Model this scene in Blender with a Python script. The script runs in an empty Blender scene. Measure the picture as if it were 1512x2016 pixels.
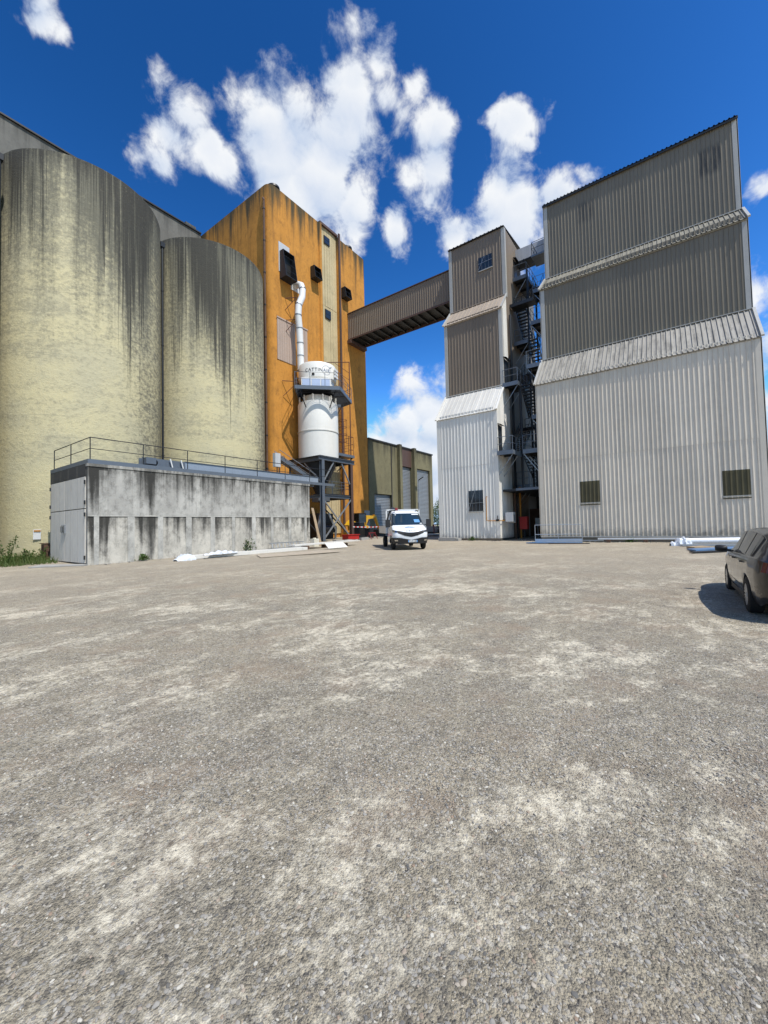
import bpy, bmesh, math, random
from mathutils import Vector, Matrix
R = math.radians
random.seed(7)
S = bpy.context.scene
COL = S.collection

# ------------------------------------------------------------------ camera
# world X runs along the silo row, world Y towards the silos; both at a slant to the view
TH = R(35.95)
FW2 = Vector((math.cos(TH), math.sin(TH), 0)); RT2 = Vector((math.sin(TH), -math.cos(TH), 0))
PITCH, ROLL = R(2.0), R(1.3)
fw = FW2 * math.cos(PITCH) + Vector((0, 0, math.sin(PITCH)))
up0 = RT2.cross(fw)
rt = RT2 * math.cos(ROLL) - up0 * math.sin(ROLL)
up = up0 * math.cos(ROLL) + RT2 * math.sin(ROLL)
cam = bpy.data.cameras.new('camera'); camo = bpy.data.objects.new('camera', cam); COL.objects.link(camo)
mw = Matrix((rt, up, -fw)).transposed().to_4x4(); mw.translation = Vector((0, 0, 1.65))
camo.matrix_world = mw
cam.sensor_fit = 'HORIZONTAL'; cam.sensor_width = 36; cam.lens = 795 / 1512 * 36
cam.clip_start = .05; cam.clip_end = 9000
S.camera = camo
S.render.resolution_x, S.render.resolution_y = 768, 1024

# ------------------------------------------------------------------ light
SUN = Vector((-.127, -.60, 1.0)).normalized()          # towards the sun
EL = math.asin(SUN.z)
sl = bpy.data.lights.new('sun', 'SUN'); sl.energy = 4.8; sl.angle = R(.53); sl.color = (1, .955, .89)
so = bpy.data.objects.new('sun', sl); COL.objects.link(so)
so.rotation_euler = SUN.to_track_quat('Z', 'Y').to_euler(); so.location = (0, 0, 60)
S.view_settings.view_transform = 'Standard'; S.view_settings.look = 'None'
S.view_settings.exposure = 0.0; S.view_settings.gamma = 1; S.view_settings.use_curve_mapping = False
S.render.engine = 'CYCLES'
S.cycles.use_denoising = True
S.cycles.denoiser = 'OPENIMAGEDENOISE'
S.cycles.max_bounces = 6; S.cycles.diffuse_bounces = 3; S.cycles.glossy_bounces = 3; S.cycles.transmission_bounces = 5
S.cycles.transparent_max_bounces = 8; S.cycles.caustics_reflective = False; S.cycles.caustics_refractive = False

def nd(nt, typ, out=0, **kw):
    n = nt.nodes.new('ShaderNode' + typ)
    for k, v in kw.items():
        if k.startswith('p_'): setattr(n, k[2:], v); continue
        key = int(k[1:]) if k[0] == 'i' and k[1:].isdigit() else k.replace('_', ' ')
        s = n.inputs[key]
        if isinstance(v, bpy.types.NodeSocket): nt.links.new(v, s)
        elif hasattr(s, 'default_value'):
            if isinstance(v, tuple) and len(v) == 3 and s.type == 'RGBA': v = (*v, 1)
            s.default_value = v
    return n.outputs[out]
def mth(nt, op, a, b=0.0, c=0.0, clamp=False):
    return nd(nt, 'Math', p_operation=op, p_use_clamp=clamp, i0=a, i1=b, i2=c)
def vmt(nt, op, a, b=(0, 0, 0)):
    return nd(nt, 'VectorMath', 1 if op in ('DISTANCE', 'DOT_PRODUCT', 'LENGTH') else 0, p_operation=op, i0=a, i1=b)
def sst(nt, x, a, b, lo=0.0, hi=1.0):
    return nd(nt, 'MapRange', p_interpolation_type='SMOOTHSTEP', i0=x, i1=a, i2=b, i3=lo, i4=hi)
def mix(nt, f, a, b, mode='MIX'):
    return nd(nt, 'Mix', 2, p_data_type='RGBA', p_blend_type=mode, i0=f, i6=a, i7=b)
def noise(nt, vec, scale, detail=4, rough=.55, dist=0.0, out=0):
    return nd(nt, 'TexNoise', out, Vector=vec, Scale=scale, Detail=detail, Roughness=rough, Distortion=dist)

CLOUDS = [(0.3339,0.6413,0.6909,0.0499),(0.3305,0.6773,0.6573,0.0444),(0.3804,0.6449,0.6629,0.0423),(0.3203,0.7096,0.6276,0.0257),(0.4131,0.6345,0.6533,0.0319),(0.4363,0.5843,0.6843,0.0485),(0.4843,0.5454,0.6841,0.0684),(0.5301,0.494,0.6892,0.0611),(0.5385,0.5364,0.6498,0.0733),(0.4911,0.5902,0.6407,0.0597),(0.5898,0.4913,0.6409,0.0549),(0.5478,0.4535,0.703,0.06),(0.483,0.453,0.7494,0.0347),(0.5149,0.4241,0.745,0.0515),(0.5181,0.3766,0.768,0.0385),(0.4838,0.3803,0.7883,0.0252),(0.5563,0.3845,0.7367,0.039),(0.5625,0.3408,0.7533,0.0303),(0.6358,0.3296,0.6979,0.0463),(0.6614,0.3524,0.6621,0.0493),(0.69,0.3675,0.6236,0.0342),(0.675,0.4365,0.5948,0.034),(0.7325,0.3399,0.5899,0.0389),(0.6961,0.1888,0.6927,0.036),(0.7256,0.1899,0.6614,0.0173),(0.6767,0.2218,0.702,0.0181),(0.7681,0.2435,0.5922,0.0619),(0.7672,0.2957,0.5692,0.0465),(0.7882,0.1731,0.5906,0.0465),(0.7917,0.1125,0.6005,0.0239),(0.8446,0.465,0.2653,0.0739),(0.809,0.5417,0.2281,0.0512),(0.7771,0.5789,0.2469,0.0546),(0.8502,0.4994,0.1663,0.0738),(0.8038,0.5648,0.187,0.0592),(0.8752,0.4762,0.0852,0.0619),(0.1618,0.6819,0.7133,0.0225),(0.1846,0.6822,0.7075,0.0141),(0.8464,-0.1239,0.5179,0.0199),(0.9239,-0.1269,0.361,0.0427),(0.9504,-0.1353,0.2801,0.0392),(0.9697,-0.1328,0.2052,0.0479),(0.9855,-0.1308,0.1081,0.0393)]
def make_world():
    w = bpy.data.worlds.new('World'); S.world = w; w.use_nodes = True
    nt = w.node_tree; nt.nodes.clear()
    sky = nt.nodes.new('ShaderNodeTexSky'); sky.sky_type = 'NISHITA'; sky.sun_disc = False
    sky.sun_elevation = EL; sky.sun_rotation = math.atan2(SUN.x, SUN.y)
    sky.altitude = 200; sky.air_density = 1.0; sky.dust_density = .3; sky.ozone_density = 2.5
    D = nd(nt, 'TexCoord', 0)
    wn = noise(nt, D, 5.5, 5, .6, out=1)
    wv = vmt(nt, 'SCALE', vmt(nt, 'SUBTRACT', wn, (.5, .5, .5))); wv.node.inputs[3].default_value = .11
    Dw = vmt(nt, 'ADD', D, wv)
    f = None
    for x, y, z, r in CLOUDS:
        m = mth(nt, 'MULTIPLY_ADD', vmt(nt, 'DISTANCE', Dw, (x, y, z)), -.70 / r, 1.0 if r > .056 else .70)
        if f is None: f = m
        else: f = mth(nt, 'SMOOTH_MAX', f, m, .12)
    # unseen cumulus added outside the view, its cover set for neutral fill light
    fill_clouds = mth(nt, 'MULTIPLY', mth(nt, 'SUBTRACT', noise(nt, vmt(nt, 'MULTIPLY', D, (1, 1, 1.6)), 2.3, 3, .5), .60), 7.0)
    fill_clouds = mth(nt, 'SUBTRACT', fill_clouds, sst(nt, vmt(nt, 'DOT_PRODUCT', D, tuple(fw)), .36, .52, 0.0, 4.0))
    f = mth(nt, 'MAXIMUM', f, mth(nt, 'MINIMUM', fill_clouds, .9))
    def puff(vec, sc):                                      # rounded billows
        n = nt.nodes.new('ShaderNodeTexVoronoi'); n.feature = 'F1'; n.inputs['Scale'].default_value = sc
        nt.links.new(vec, n.inputs['Vector']); return n.outputs['Distance']
    fine = noise(nt, D, 15, 9, .66, .35)
    wob = vmt(nt, 'SCALE', vmt(nt, 'SUBTRACT', noise(nt, D, 20, 4, .6, out=1), (.5, .5, .5))); wob.node.inputs[3].default_value = .035
    Dq = vmt(nt, 'ADD', D, wob); sd = Vector(SUN)
    b1 = puff(Dq, 13)
    lump = mth(nt, 'MULTIPLY_ADD', b1, -1.05, .55)
    lump = mth(nt, 'ADD', lump, mth(nt, 'MULTIPLY_ADD', fine, 1.75, -.875))
    dens = mth(nt, 'ADD', f, lump)
    al = mth(nt, 'POWER', sst(nt, dens, -.16, .52), 1.1)
    # sunward lobes bright, the far side of each billow greyer
    b1s = puff(vmt(nt, 'ADD', Dq, tuple(sd * .03)), 13)
    lit = mth(nt, 'ADD', mth(nt, 'MULTIPLY_ADD', mth(nt, 'SUBTRACT', b1s, b1), 1.5, .60), mth(nt, 'MULTIPLY_ADD', fine, .9, -.45), clamp=True)
    core = sst(nt, dens, .35, 1.15)
    cc = mix(nt, lit, (5.4, 6.5, 8.4), (9.5, 9.7, 9.9))
    cc = mix(nt, mth(nt, 'MULTIPLY', core, .45), cc, (7.6, 8.2, 9.3))
    # deepen the blue the way a phone renders it: a steeper curve for each channel, held below white
    sep = nd(nt, 'SeparateColor', Color=sky.outputs[0]).node
    ch = [mth(nt, 'MINIMUM', mth(nt, 'MULTIPLY', mth(nt, 'POWER', mth(nt, 'DIVIDE', sep.outputs[i], r0), g), k), mx) for i, (r0, g, k, mx) in enumerate(((.78, 2.9, .125, 4.5), (1.345, 2.15, .93, 6.8), (2.58, 2.1, 3.45, 9.8)))]
    skyc = nd(nt, 'CombineColor', Red=ch[0], Green=ch[1], Blue=ch[2])
    colr = mix(nt, mth(nt, 'MULTIPLY', al, .97), skyc, cc)
    bg = nd(nt, 'Background', Color=colr, Strength=.1)
    o = nt.nodes.new('ShaderNodeOutputWorld'); nt.links.new(bg, o.inputs[0])
make_world()
S.world.cycles.sampling_method = 'MANUAL'; S.world.cycles.sample_map_resolution = 512

# ------------------------------------------------------------------ helpers
def sm(t):
    t = max(0., min(1., t)); return t * t * (3 - 2 * t)
def G(x, y):                                              # height of the yard, which rises a little towards the buildings
    d = x * FW2.x + y * FW2.y
    return .3 * sm((d - 5) / 19) + .3 * sm((d - 26) / 18)

ORG = {}
class MB:
    def __init__(s): s.v = []; s.f = []; s.sm = []
    def add(s, vs, fs, smooth=False):
        o = len(s.v); s.v += [Vector(p) for p in vs]; s.f += [tuple(i + o for i in f) for f in fs]; s.sm += [smooth] * len(fs); return s
    def box(s, x0, x1, y0, y1, z0, z1):
        v = [(x, y, z) for z in (z0, z1) for y in (y0, y1) for x in (x0, x1)]
        return s.add(v, [(0, 2, 3, 1), (4, 5, 7, 6), (0, 1, 5, 4), (2, 6, 7, 3), (0, 4, 6, 2), (1, 3, 7, 5)])
    def cbox(s, c, dx, dy, dz): return s.box(c[0] - dx / 2, c[0] + dx / 2, c[1] - dy / 2, c[1] + dy / 2, c[2] - dz / 2, c[2] + dz / 2)
    def frame(s, p, q, upv=(0, 0, 1)):
        d = (Vector(q) - Vector(p)).normalized(); u = Vector(upv)
        if abs(d.dot(u)) > .98: u = Vector((1, 0, 0))
        a = d.cross(u).normalized(); return d, a, a.cross(d)
    def bar(s, p, q, w, h, upv=(0, 0, 1)):
        p, q = Vector(p), Vector(q); d, a, b = s.frame(p, q, upv)
        v = [e + a * i * w / 2 + b * j * h / 2 for e in (p, q) for j in (-1, 1) for i in (-1, 1)]
        return s.add(v, [(0, 2, 3, 1), (4, 5, 7, 6), (0, 1, 5, 4), (2, 6, 7, 3), (0, 4, 6, 2), (1, 3, 7, 5)])
    def hbeam(s, p, q, w, h, t=.03, upv=(0, 0, 1)):
        p, q = Vector(p), Vector(q); d, a, b = s.frame(p, q, upv)
        for k in (-1, 1): s.bar(p + b * k * (h / 2 - t / 2), q + b * k * (h / 2 - t / 2), w, t, b)
        return s.bar(p, q, t, h - 2 * t, b)
    def tube(s, p, q, r, n=10, r2=None, cap=True, smooth=True):
        p, q = Vector(p), Vector(q); d, a, b = s.frame(p, q); r2 = r if r2 is None else r2
        v = []
        for e, rr in ((p, r), (q, r2)):
            v += [e + (a * math.cos(2 * math.pi * i / n) + b * math.sin(2 * math.pi * i / n)) * rr for i in range(n)]
        s.add(v, [(i, (i + 1) % n, n + (i + 1) % n, n + i) for i in range(n)], smooth)
        if cap: s.add(v, [tuple(range(n - 1, -1, -1)), tuple(range(n, 2 * n))])
        return s
    def path(s, pts, r, n=8, smooth=True):
        pts = [Vector(p) for p in pts]; rings = []
        for i, p in enumerate(pts):
            d = (pts[min(i + 1, len(pts) - 1)] - pts[max(i - 1, 0)]).normalized()
            u = Vector((0, 0, 1)) if abs(d.z) < .97 else Vector((1, 0, 0))
            a = d.cross(u).normalized()
            if rings and a.dot(la) < 0: a = -a
            la = a; b = d.cross(a)
            rings.append([p + (a * math.cos(2 * math.pi * k / n) + b * math.sin(2 * math.pi * k / n)) * r for k in range(n)])
        v = [p for g in rings for p in g]
        s.add(v, [(j * n + i, j * n + (i + 1) % n, (j + 1) * n + (i + 1) % n, (j + 1) * n + i) for j in range(len(pts) - 1) for i in range(n)], smooth)
        m = len(v); return s.add(v, [tuple(range(n)), tuple(range(m - 1, m - n - 1, -1))])
    def lathe(s, c, prof, n=48, smooth=True, a0=0, a1=2 * math.pi):
        full = abs(a1 - a0 - 2 * math.pi) < 1e-6; k = n if full else n + 1; v = []
        for r, z in prof:
            v += [(c[0] + r * math.cos(a0 + (a1 - a0) * i / n), c[1] + r * math.sin(a0 + (a1 - a0) * i / n), z) for i in range(k)]
        return s.add(v, [(j * k + i, j * k + (i + 1) % k, (j + 1) * k + (i + 1) % k, (j + 1) * k + i) for j in range(len(prof) - 1) for i in range(n)], smooth)
    def prism(s, poly, z0, z1, smooth=False):                # plan polygon pulled up
        n = len(poly); v = [(x, y, z) for z in (z0, z1) for x, y in poly]
        s.add(v, [(i, (i + 1) % n, n + (i + 1) % n, n + i) for i in range(n)], smooth)
        return s.add(v, [tuple(range(n - 1, -1, -1)), tuple(range(n, 2 * n))])
    def slab(s, pts, off):                                   # any flat polygon given thickness
        n = len(pts); pts = [Vector(p) for p in pts]; off = Vector(off)
        v = pts + [p + off for p in pts]
        return s.add(v, [tuple(range(n - 1, -1, -1)), tuple(range(n, 2 * n))] + [(i, (i + 1) % n, n + (i + 1) % n, n + i) for i in range(n)])
    def mesh(s, name, m, org=(0, 0, 0)):
        me = bpy.data.meshes.new(name); o = Vector(org)
        me.from_pydata([tuple(p - o) for p in s.v], [], s.f)
        bm = bmesh.new(); bm.from_mesh(me); bmesh.ops.remove_doubles(bm, verts=bm.verts, dist=1e-5) if len(s.v) < 60000 else None
        bmesh.ops.recalc_face_normals(bm, faces=bm.faces)
        bm.to_mesh(me); bm.free()
        if any(s.sm):
            me.polygons.foreach_set('use_smooth', [True] * len(me.polygons))
            try: me.set_sharp_from_angle(angle=R(35))
            except Exception: pass
        me.materials.append(MAT[m]); return me

def thing(name, label, cat, loc=(0, 0, 0), group=None, rotz=0, local=False):
    o = bpy.data.objects.new(name, None); COL.objects.link(o); o.location = loc; o.rotation_euler = (0, 0, rotz)
    o.empty_display_size = .3; o['label'] = label; o['category'] = cat
    if group: o['group'] = group
    ORG[o.name] = Vector((0, 0, 0)) if local else Vector(loc)
    return o
def part(mb, name, m, parent, label=None, kind=None):
    o = bpy.data.objects.new(name, mb.mesh(name, m, ORG[parent.name])); COL.objects.link(o); o.parent = parent
    ORG[o.name] = ORG[parent.name]
    if label: o['label'] = label
    if kind: o['kind'] = kind
    return o
def inst(me, name, parent, loc=(0, 0, 0), rot=None, scale=None):   # loc in world axes; the mesh shared between alike pieces
    o = bpy.data.objects.new(name, me); COL.objects.link(o); o.parent = parent; o.location = Vector(loc) - ORG[parent.name]
    if rot: o.rotation_euler = rot
    if scale: o.scale = scale
    ORG[o.name] = Vector(loc); return o
def solo(mb, name, m, label, cat, group=None, kind=None):
    xs = [p.x for p in mb.v]; ys = [p.y for p in mb.v]; zs = [p.z for p in mb.v]
    org = ((min(xs) + max(xs)) / 2, (min(ys) + max(ys)) / 2, min(zs))
    o = bpy.data.objects.new(name, mb.mesh(name, m, org)); COL.objects.link(o); o.location = org; ORG[o.name] = Vector(org)
    if label: o['label'] = label
    if cat: o['category'] = cat
    if group: o['group'] = group
    if kind: o['kind'] = kind
    return o
def copy_tree(o, parent=None):
    c = o.copy(); COL.objects.link(c); c.parent = parent; ORG[c.name] = ORG[o.name]
    for ch in list(o.children): copy_tree(ch, c)
    return c

# ------------------------------------------------------------------ materials
MAT = {}
def new_mat(name):
    m = bpy.data.materials.new(name); m.use_nodes = True; MAT[name] = m
    nt = m.node_tree; b = nt.nodes['Principled BSDF']; return m, nt, b
def POS(nt): return nd(nt, 'NewGeometry', 0)
def stretch(nt, P, s): return vmt(nt, 'MULTIPLY', P, s)
def setb(nt, b, **kw):
    for k, v in kw.items():
        s = b.inputs[k.replace('_', ' ')]
        if isinstance(v, bpy.types.NodeSocket): nt.links.new(v, s)
        else: s.default_value = (*v, 1) if isinstance(v, tuple) and len(v) == 3 else v
def bump(nt, b, h, strength=.3, dist=.02):
    nt.links.new(nd(nt, 'Bump', Height=h, Strength=strength, Distance=dist), b.inputs['Normal'])
def simple(name, col, rough=.55, metal=0.0, var=.16, scale=2.5, dirt=.25, dcol=(.06, .055, .045), streak=True, spec=.4, coat=0.0):
    m, nt, b = new_mat(name); P = POS(nt)
    n = noise(nt, P, scale, 5, .6)
    c = mix(nt, mth(nt, 'MULTIPLY', sst(nt, n, .35, .7), var), col, tuple(x * .55 for x in col))
    rnd = nd(nt, 'ObjectInfo', 5)
    c = nd(nt, 'HueSaturation', Color=c, Value=mth(nt, 'MULTIPLY_ADD', rnd, .10, .95))
    if dirt:
        s = noise(nt, stretch(nt, P, (3, 3, .22) if streak else (2, 2, 2)), 1.6, 6, .65)
        c = mix(nt, mth(nt, 'MULTIPLY', sst(nt, s, .5, .78), dirt), c, dcol)
    setb(nt, b, Base_Color=c, Roughness=mth(nt, 'MULTIPLY_ADD', n, .2, rough - .1), Metallic=metal, Specular_IOR_Level=spec)
    if coat: setb(nt, b, Coat_Weight=coat, Coat_Roughness=.06)
    bump(nt, b, noise(nt, P, 40, 3), .05, .01)
    return m
def make_mats():
    # yard: crushed stone and pale dust trodden into it
    m, nt, b = new_mat('yard'); P = POS(nt)
    Pf = vmt(nt, 'MULTIPLY', P, (1, 1, 0))
    dust = DUST(nt, Pf)
    st = nt.nodes.new('ShaderNodeTexVoronoi'); st.inputs['Scale'].default_value = 125; nt.links.new(Pf, st.inputs['Vector'])
    st2 = nt.nodes.new('ShaderNodeTexVoronoi'); st2.inputs['Scale'].default_value = 62; nt.links.new(Pf, st2.inputs['Vector'])
    rv = nd(nt, 'SeparateXYZ', 0, Vector=st.outputs['Color']); rv2 = nd(nt, 'SeparateXYZ', 1, Vector=st2.outputs['Color'])
    big = noise(nt, Pf, .3, 6, .6); mid = noise(nt, Pf, 1.7, 6, .65)
    c = mix(nt, sst(nt, big, .35, .65), (.515, .44, .315), (.43, .375, .277))
    c = mix(nt, mth(nt, 'MULTIPLY', sst(nt, mid, .42, .66), .5), c, (.285, .25, .195))
    c = mix(nt, sst(nt, rv, -.25, .6), (.125, .118, .10), c)
    c = mix(nt, mth(nt, 'MULTIPLY', sst(nt, rv2, .8, .97), .7), c, (.62, .575, .49))
    c = mix(nt, mth(nt, 'MULTIPLY', sst(nt, rv2, .16, .05), .6), c, (.13, .12, .11))
    spk = noise(nt, Pf, 17, 7, .8); spk2 = noise(nt, Pf, 5, 6, .78)
    c = nd(nt, 'HueSaturation', Color=c, Value=mth(nt, 'ADD', mth(nt, 'MULTIPLY_ADD', spk, 1.5, -.75), mth(nt, 'MULTIPLY_ADD', spk2, .9, .45)))
    red = noise(nt, Pf, 1.1, 5, .6)
    c = mix(nt, mth(nt, 'MULTIPLY', sst(nt, red, .48, .72), .6), c, (.36, .275, .195))
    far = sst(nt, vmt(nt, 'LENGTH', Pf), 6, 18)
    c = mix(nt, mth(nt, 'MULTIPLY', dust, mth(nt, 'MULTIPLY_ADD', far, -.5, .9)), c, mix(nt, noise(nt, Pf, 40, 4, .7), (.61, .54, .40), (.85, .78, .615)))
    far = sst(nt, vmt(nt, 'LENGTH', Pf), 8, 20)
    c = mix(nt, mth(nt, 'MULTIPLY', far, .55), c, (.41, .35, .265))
    setb(nt, b, Base_Color=c, Roughness=.92, Specular_IOR_Level=.2)
    hn = noise(nt, Pf, 26, 8, .75)
    h = mth(nt, 'ADD', mth(nt, 'MULTIPLY', st.outputs['Distance'], -.6), mth(nt, 'MULTIPLY', st2.outputs['Distance'], -.6))
    h = mth(nt, 'ADD', h, mth(nt, 'MULTIPLY', hn, 1.6))
    bump(nt, b, h, mth(nt, 'MULTIPLY_ADD', dust, -.45, .95), .017)
    # loose stones, each with its own tone
    m, nt, b = new_mat('pebble'); rnd = nd(nt, 'ObjectInfo', 5)
    cr = nt.nodes.new('ShaderNodeValToRGB'); nt.links.new(rnd, cr.inputs[0]); e = cr.color_ramp.elements
    e[0].position = 0; e[0].color = (.12, .115, .105, 1); e[1].position = 1; e[1].color = (.52, .485, .41, 1)
    for p, col in ((.15, (.21, .195, .172)), (.4, (.35, .32, .27)), (.6, (.285, .268, .238)), (.78, (.42, .37, .295)), (.88, (.29, .21, .15)), (.93, (.48, .445, .375))):
        q = e.new(p); q.color = (*col, 1)
    setb(nt, b, Base_Color=cr.outputs[0], Roughness=.85, Specular_IOR_Level=.25)

    # cream painted silo concrete, weathered from the rim down
    m, nt, b = new_mat('silo_concrete'); P = POS(nt); Z = nd(nt, 'SeparateXYZ', 2, Vector=P)
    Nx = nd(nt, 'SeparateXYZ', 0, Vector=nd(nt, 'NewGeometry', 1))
    def ctr(x, k): return mth(nt, 'MULTIPLY_ADD', x, k, -k / 2)
    st = noise(nt, stretch(nt, P, (1.6, 1.6, .05)), 1.0, 6, .65); clu = noise(nt, stretch(nt, P, (.36, .36, .03)), 1.0, 3, .5)
    fs = noise(nt, stretch(nt, P, (6.5, 6.5, .09)), 1.0, 6, .68); bl = noise(nt, P, .4, 6, .6)
    pl = noise(nt, stretch(nt, P, (2.2, 2.2, 3.4)), 1.5, 9, .74); sp = noise(nt, P, 8, 6, .74); fine = noise(nt, stretch(nt, P, (3.5, 3.5, 1.6)), 2.6, 8, .76)
    hz = noise(nt, stretch(nt, P, (.10, .10, 1.1)), 1.0, 4, .55)
    hgt = mth(nt, 'DIVIDE', Z, 23.6)
    c = mix(nt, sst(nt, bl, .35, .7), (.575, .515, .315), (.49, .45, .30))
    ln = mth(nt, 'ABSOLUTE', mth(nt, 'SUBTRACT', mth(nt, 'FRACT', mth(nt, 'ADD', mth(nt, 'DIVIDE', Z, 1.18), ctr(bl, .25))), .5))
    c = mix(nt, mth(nt, 'MULTIPLY', sst(nt, ln, .455, .5), mth(nt, 'MULTIPLY', sst(nt, hz, .4, .7), .55)), c, (.30, .28, .20))
    peel = mth(nt, 'ADD', mth(nt, 'ADD', pl, ctr(hz, .5)), mth(nt, 'MULTIPLY', hgt, .20))
    c = mix(nt, mth(nt, 'MULTIPLY', sst(nt, peel, .54, .76), .62), c, (.30, .278, .20))
    c = mix(nt, mth(nt, 'MULTIPLY', sst(nt, sp, .56, .70), mth(nt, 'MULTIPLY', sst(nt, peel, .52, .8), .8)), c, (.15, .14, .11))
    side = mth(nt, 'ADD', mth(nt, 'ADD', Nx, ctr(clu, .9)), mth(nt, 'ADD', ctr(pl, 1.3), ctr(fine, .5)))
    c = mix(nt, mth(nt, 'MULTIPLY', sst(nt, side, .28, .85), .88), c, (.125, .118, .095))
    top = mth(nt, 'ADD', mth(nt, 'MULTIPLY_ADD', hgt, 2.2, -1.22), mth(nt, 'ADD', mth(nt, 'ADD', ctr(clu, 2.3), ctr(st, 1.3)), mth(nt, 'ADD', ctr(fine, 1.0), ctr(pl, .6))))
    c = mix(nt, mth(nt, 'MULTIPLY', sst(nt, top, .02, .85), .93), c, (.135, .13, .10))
    drip = mth(nt, 'ADD', fs, mth(nt, 'ADD', ctr(clu, 1.3), mth(nt, 'MULTIPLY_ADD', hgt, .62, -.46)))
    c = mix(nt, mth(nt, 'MULTIPLY', sst(nt, drip, .56, .74), .88), c, (.042, .041, .036))
    cap = mth(nt, 'ADD', mth(nt, 'MULTIPLY_ADD', hgt, 9, -8.6), mth(nt, 'ADD', ctr(fs, 1.8), ctr(fine, .8)))
    c = mix(nt, mth(nt, 'MULTIPLY', sst(nt, cap, -.1, .6), .88), c, (.052, .05, .043))
    c = mix(nt, mth(nt, 'MULTIPLY', sst(nt, fine, .42, .24), .3), c, (.62, .56, .37))
    setb(nt, b, Base_Color=c, Roughness=.9, Specular_IOR_Level=.2)
    bump(nt, b, mth(nt, 'ADD', mth(nt, 'MULTIPLY', pl, 1.2), mth(nt, 'MULTIPLY', sp, .7)), .6, .05)

    def wall(name, base, dark, grime, z0, z1, k=1.0, base2=None):
        m, nt, b = new_mat(name); P = POS(nt); Z = nd(nt, 'SeparateXYZ', 2, Vector=P)
        st = noise(nt, stretch(nt, P, (1.9, 1.9, .09)), 1.0, 6, .66); bl = noise(nt, P, .55, 6, .62); sp = noise(nt, P, 6, 6, .7)
        ms = noise(nt, stretch(nt, P, (1.3, 1.3, .8)), 1.3, 7, .66)
        c = mix(nt, sst(nt, bl, .3, .7), base, base2 or tuple(x * .82 for x in base))
        f2 = noise(nt, stretch(nt, P, (2.6, 2.6, 1.2)), 2.4, 8, .76)
        c = mix(nt, mth(nt, 'MULTIPLY', sst(nt, f2, .48, .72), .42 * k), c, dark)
        c = mix(nt, mth(nt, 'MULTIPLY', sst(nt, ms, .5, .74), .5 * k), c, dark)
        c = mix(nt, mth(nt, 'MULTIPLY', sst(nt, st, .52, .76), .45 * k), c, dark)
        t = mth(nt, 'ADD', mth(nt, 'DIVIDE', mth(nt, 'SUBTRACT', Z, z1), z1 - z0), mth(nt, 'MULTIPLY_ADD', st, 1.4, -.55))
        c = mix(nt, mth(nt, 'MULTIPLY', sst(nt, t, -.25, .3), .8 * k), c, grime)
        c = mix(nt, mth(nt, 'MULTIPLY', sst(nt, sp, .62, .76), .35 * k), c, grime)
        setb(nt, b, Base_Color=c, Roughness=.9, Specular_IOR_Level=.2)
        bump(nt, b, mth(nt, 'ADD', sp, ms), .4, .03)
    wall('ochre_render', (.60, .272, .055), (.27, .128, .036), (.085, .064, .034), 25.5, 33.8, 1.45)
    wall('gallery_concrete', (.19, .185, .165), (.11, .105, .095), (.06, .06, .055), 29, 34)
    wall('olive_concrete', (.215, .195, .115), (.12, .11, .07), (.06, .055, .04), 7, 12.3, 1.3)
    wall('board_concrete', (.58, .475, .28), (.33, .285, .17), (.13, .11, .075), 28, 35, 1.0)
    wall('dark_concrete', (.10, .098, .09), (.06, .06, .055), (.03, .03, .03), 3, 6)

    # bunker: bare concrete, black mould running down from the coping and from the ledge
    for nm_, hi, run, k, base in (('bunker_upper', 4.75, 1.5, 1.0, (.50, .485, .445)), ('bunker_lower', 2.45, 1.35, 1.0, (.64, .605, .53)), ('bunker_strip', 4.75, .9, .55, (.55, .535, .49)), ('bunker_end', 4.9, 2.0, 1.0, (.34, .325, .295))):
        m, nt, b = new_mat(nm_); P = POS(nt); Z = nd(nt, 'SeparateXYZ', 2, Vector=P)
        dl = noise(nt, stretch(nt, P, (1.25, 1.25, .0)), 1.0, 6, .62); dl2 = noise(nt, stretch(nt, P, (7, 7, .25)), 1.0, 6, .7)
        bl = noise(nt, P, .8, 7, .66); sp = noise(nt, P, 10, 7, .75); cl = noise(nt, stretch(nt, P, (1.6, 1.6, 1.1)), 2.2, 9, .76)
        c = mix(nt, sst(nt, bl, .3, .7), base, tuple(x * .70 for x in base))
        c = mix(nt, mth(nt, 'MULTIPLY', sst(nt, cl, .44, .68), .7), c, tuple(x * .36 for x in base))
        d = mth(nt, 'DIVIDE', mth(nt, 'SUBTRACT', hi, Z), run)                       # 0 at the edge, 1 at the end of a usual run
        lim = mth(nt, 'ADD', mth(nt, 'MULTIPLY_ADD', dl, 5.6, -2.05), mth(nt, 'ADD', mth(nt, 'MULTIPLY_ADD', dl2, 1.1, -.55), mth(nt, 'MULTIPLY_ADD', cl, 1.2, -.6)))
        mo = mth(nt, 'SUBTRACT', lim, d)
        c = mix(nt, mth(nt, 'MULTIPLY', sst(nt, mo, -.55, .75), .86 * k), c, (.10, .097, .088))
        c = mix(nt, mth(nt, 'MULTIPLY', sst(nt, mth(nt, 'ADD', mo, mth(nt, 'MULTIPLY_ADD', dl2, 2.4, -1.2)), .25, 1.1), .85 * k), c, (.032, .031, .028))
        c = mix(nt, mth(nt, 'MULTIPLY', sst(nt, sp, .58, .74), .4), c, (.14, .135, .12))
        c = mix(nt, mth(nt, 'MULTIPLY', sst(nt, sp, .42, .28), .3), c, (.66, .64, .58))
        setb(nt, b, Base_Color=c, Roughness=.92, Specular_IOR_Level=.2)
        bump(nt, b, mth(nt, 'ADD', sp, cl), .5, .03)

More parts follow.
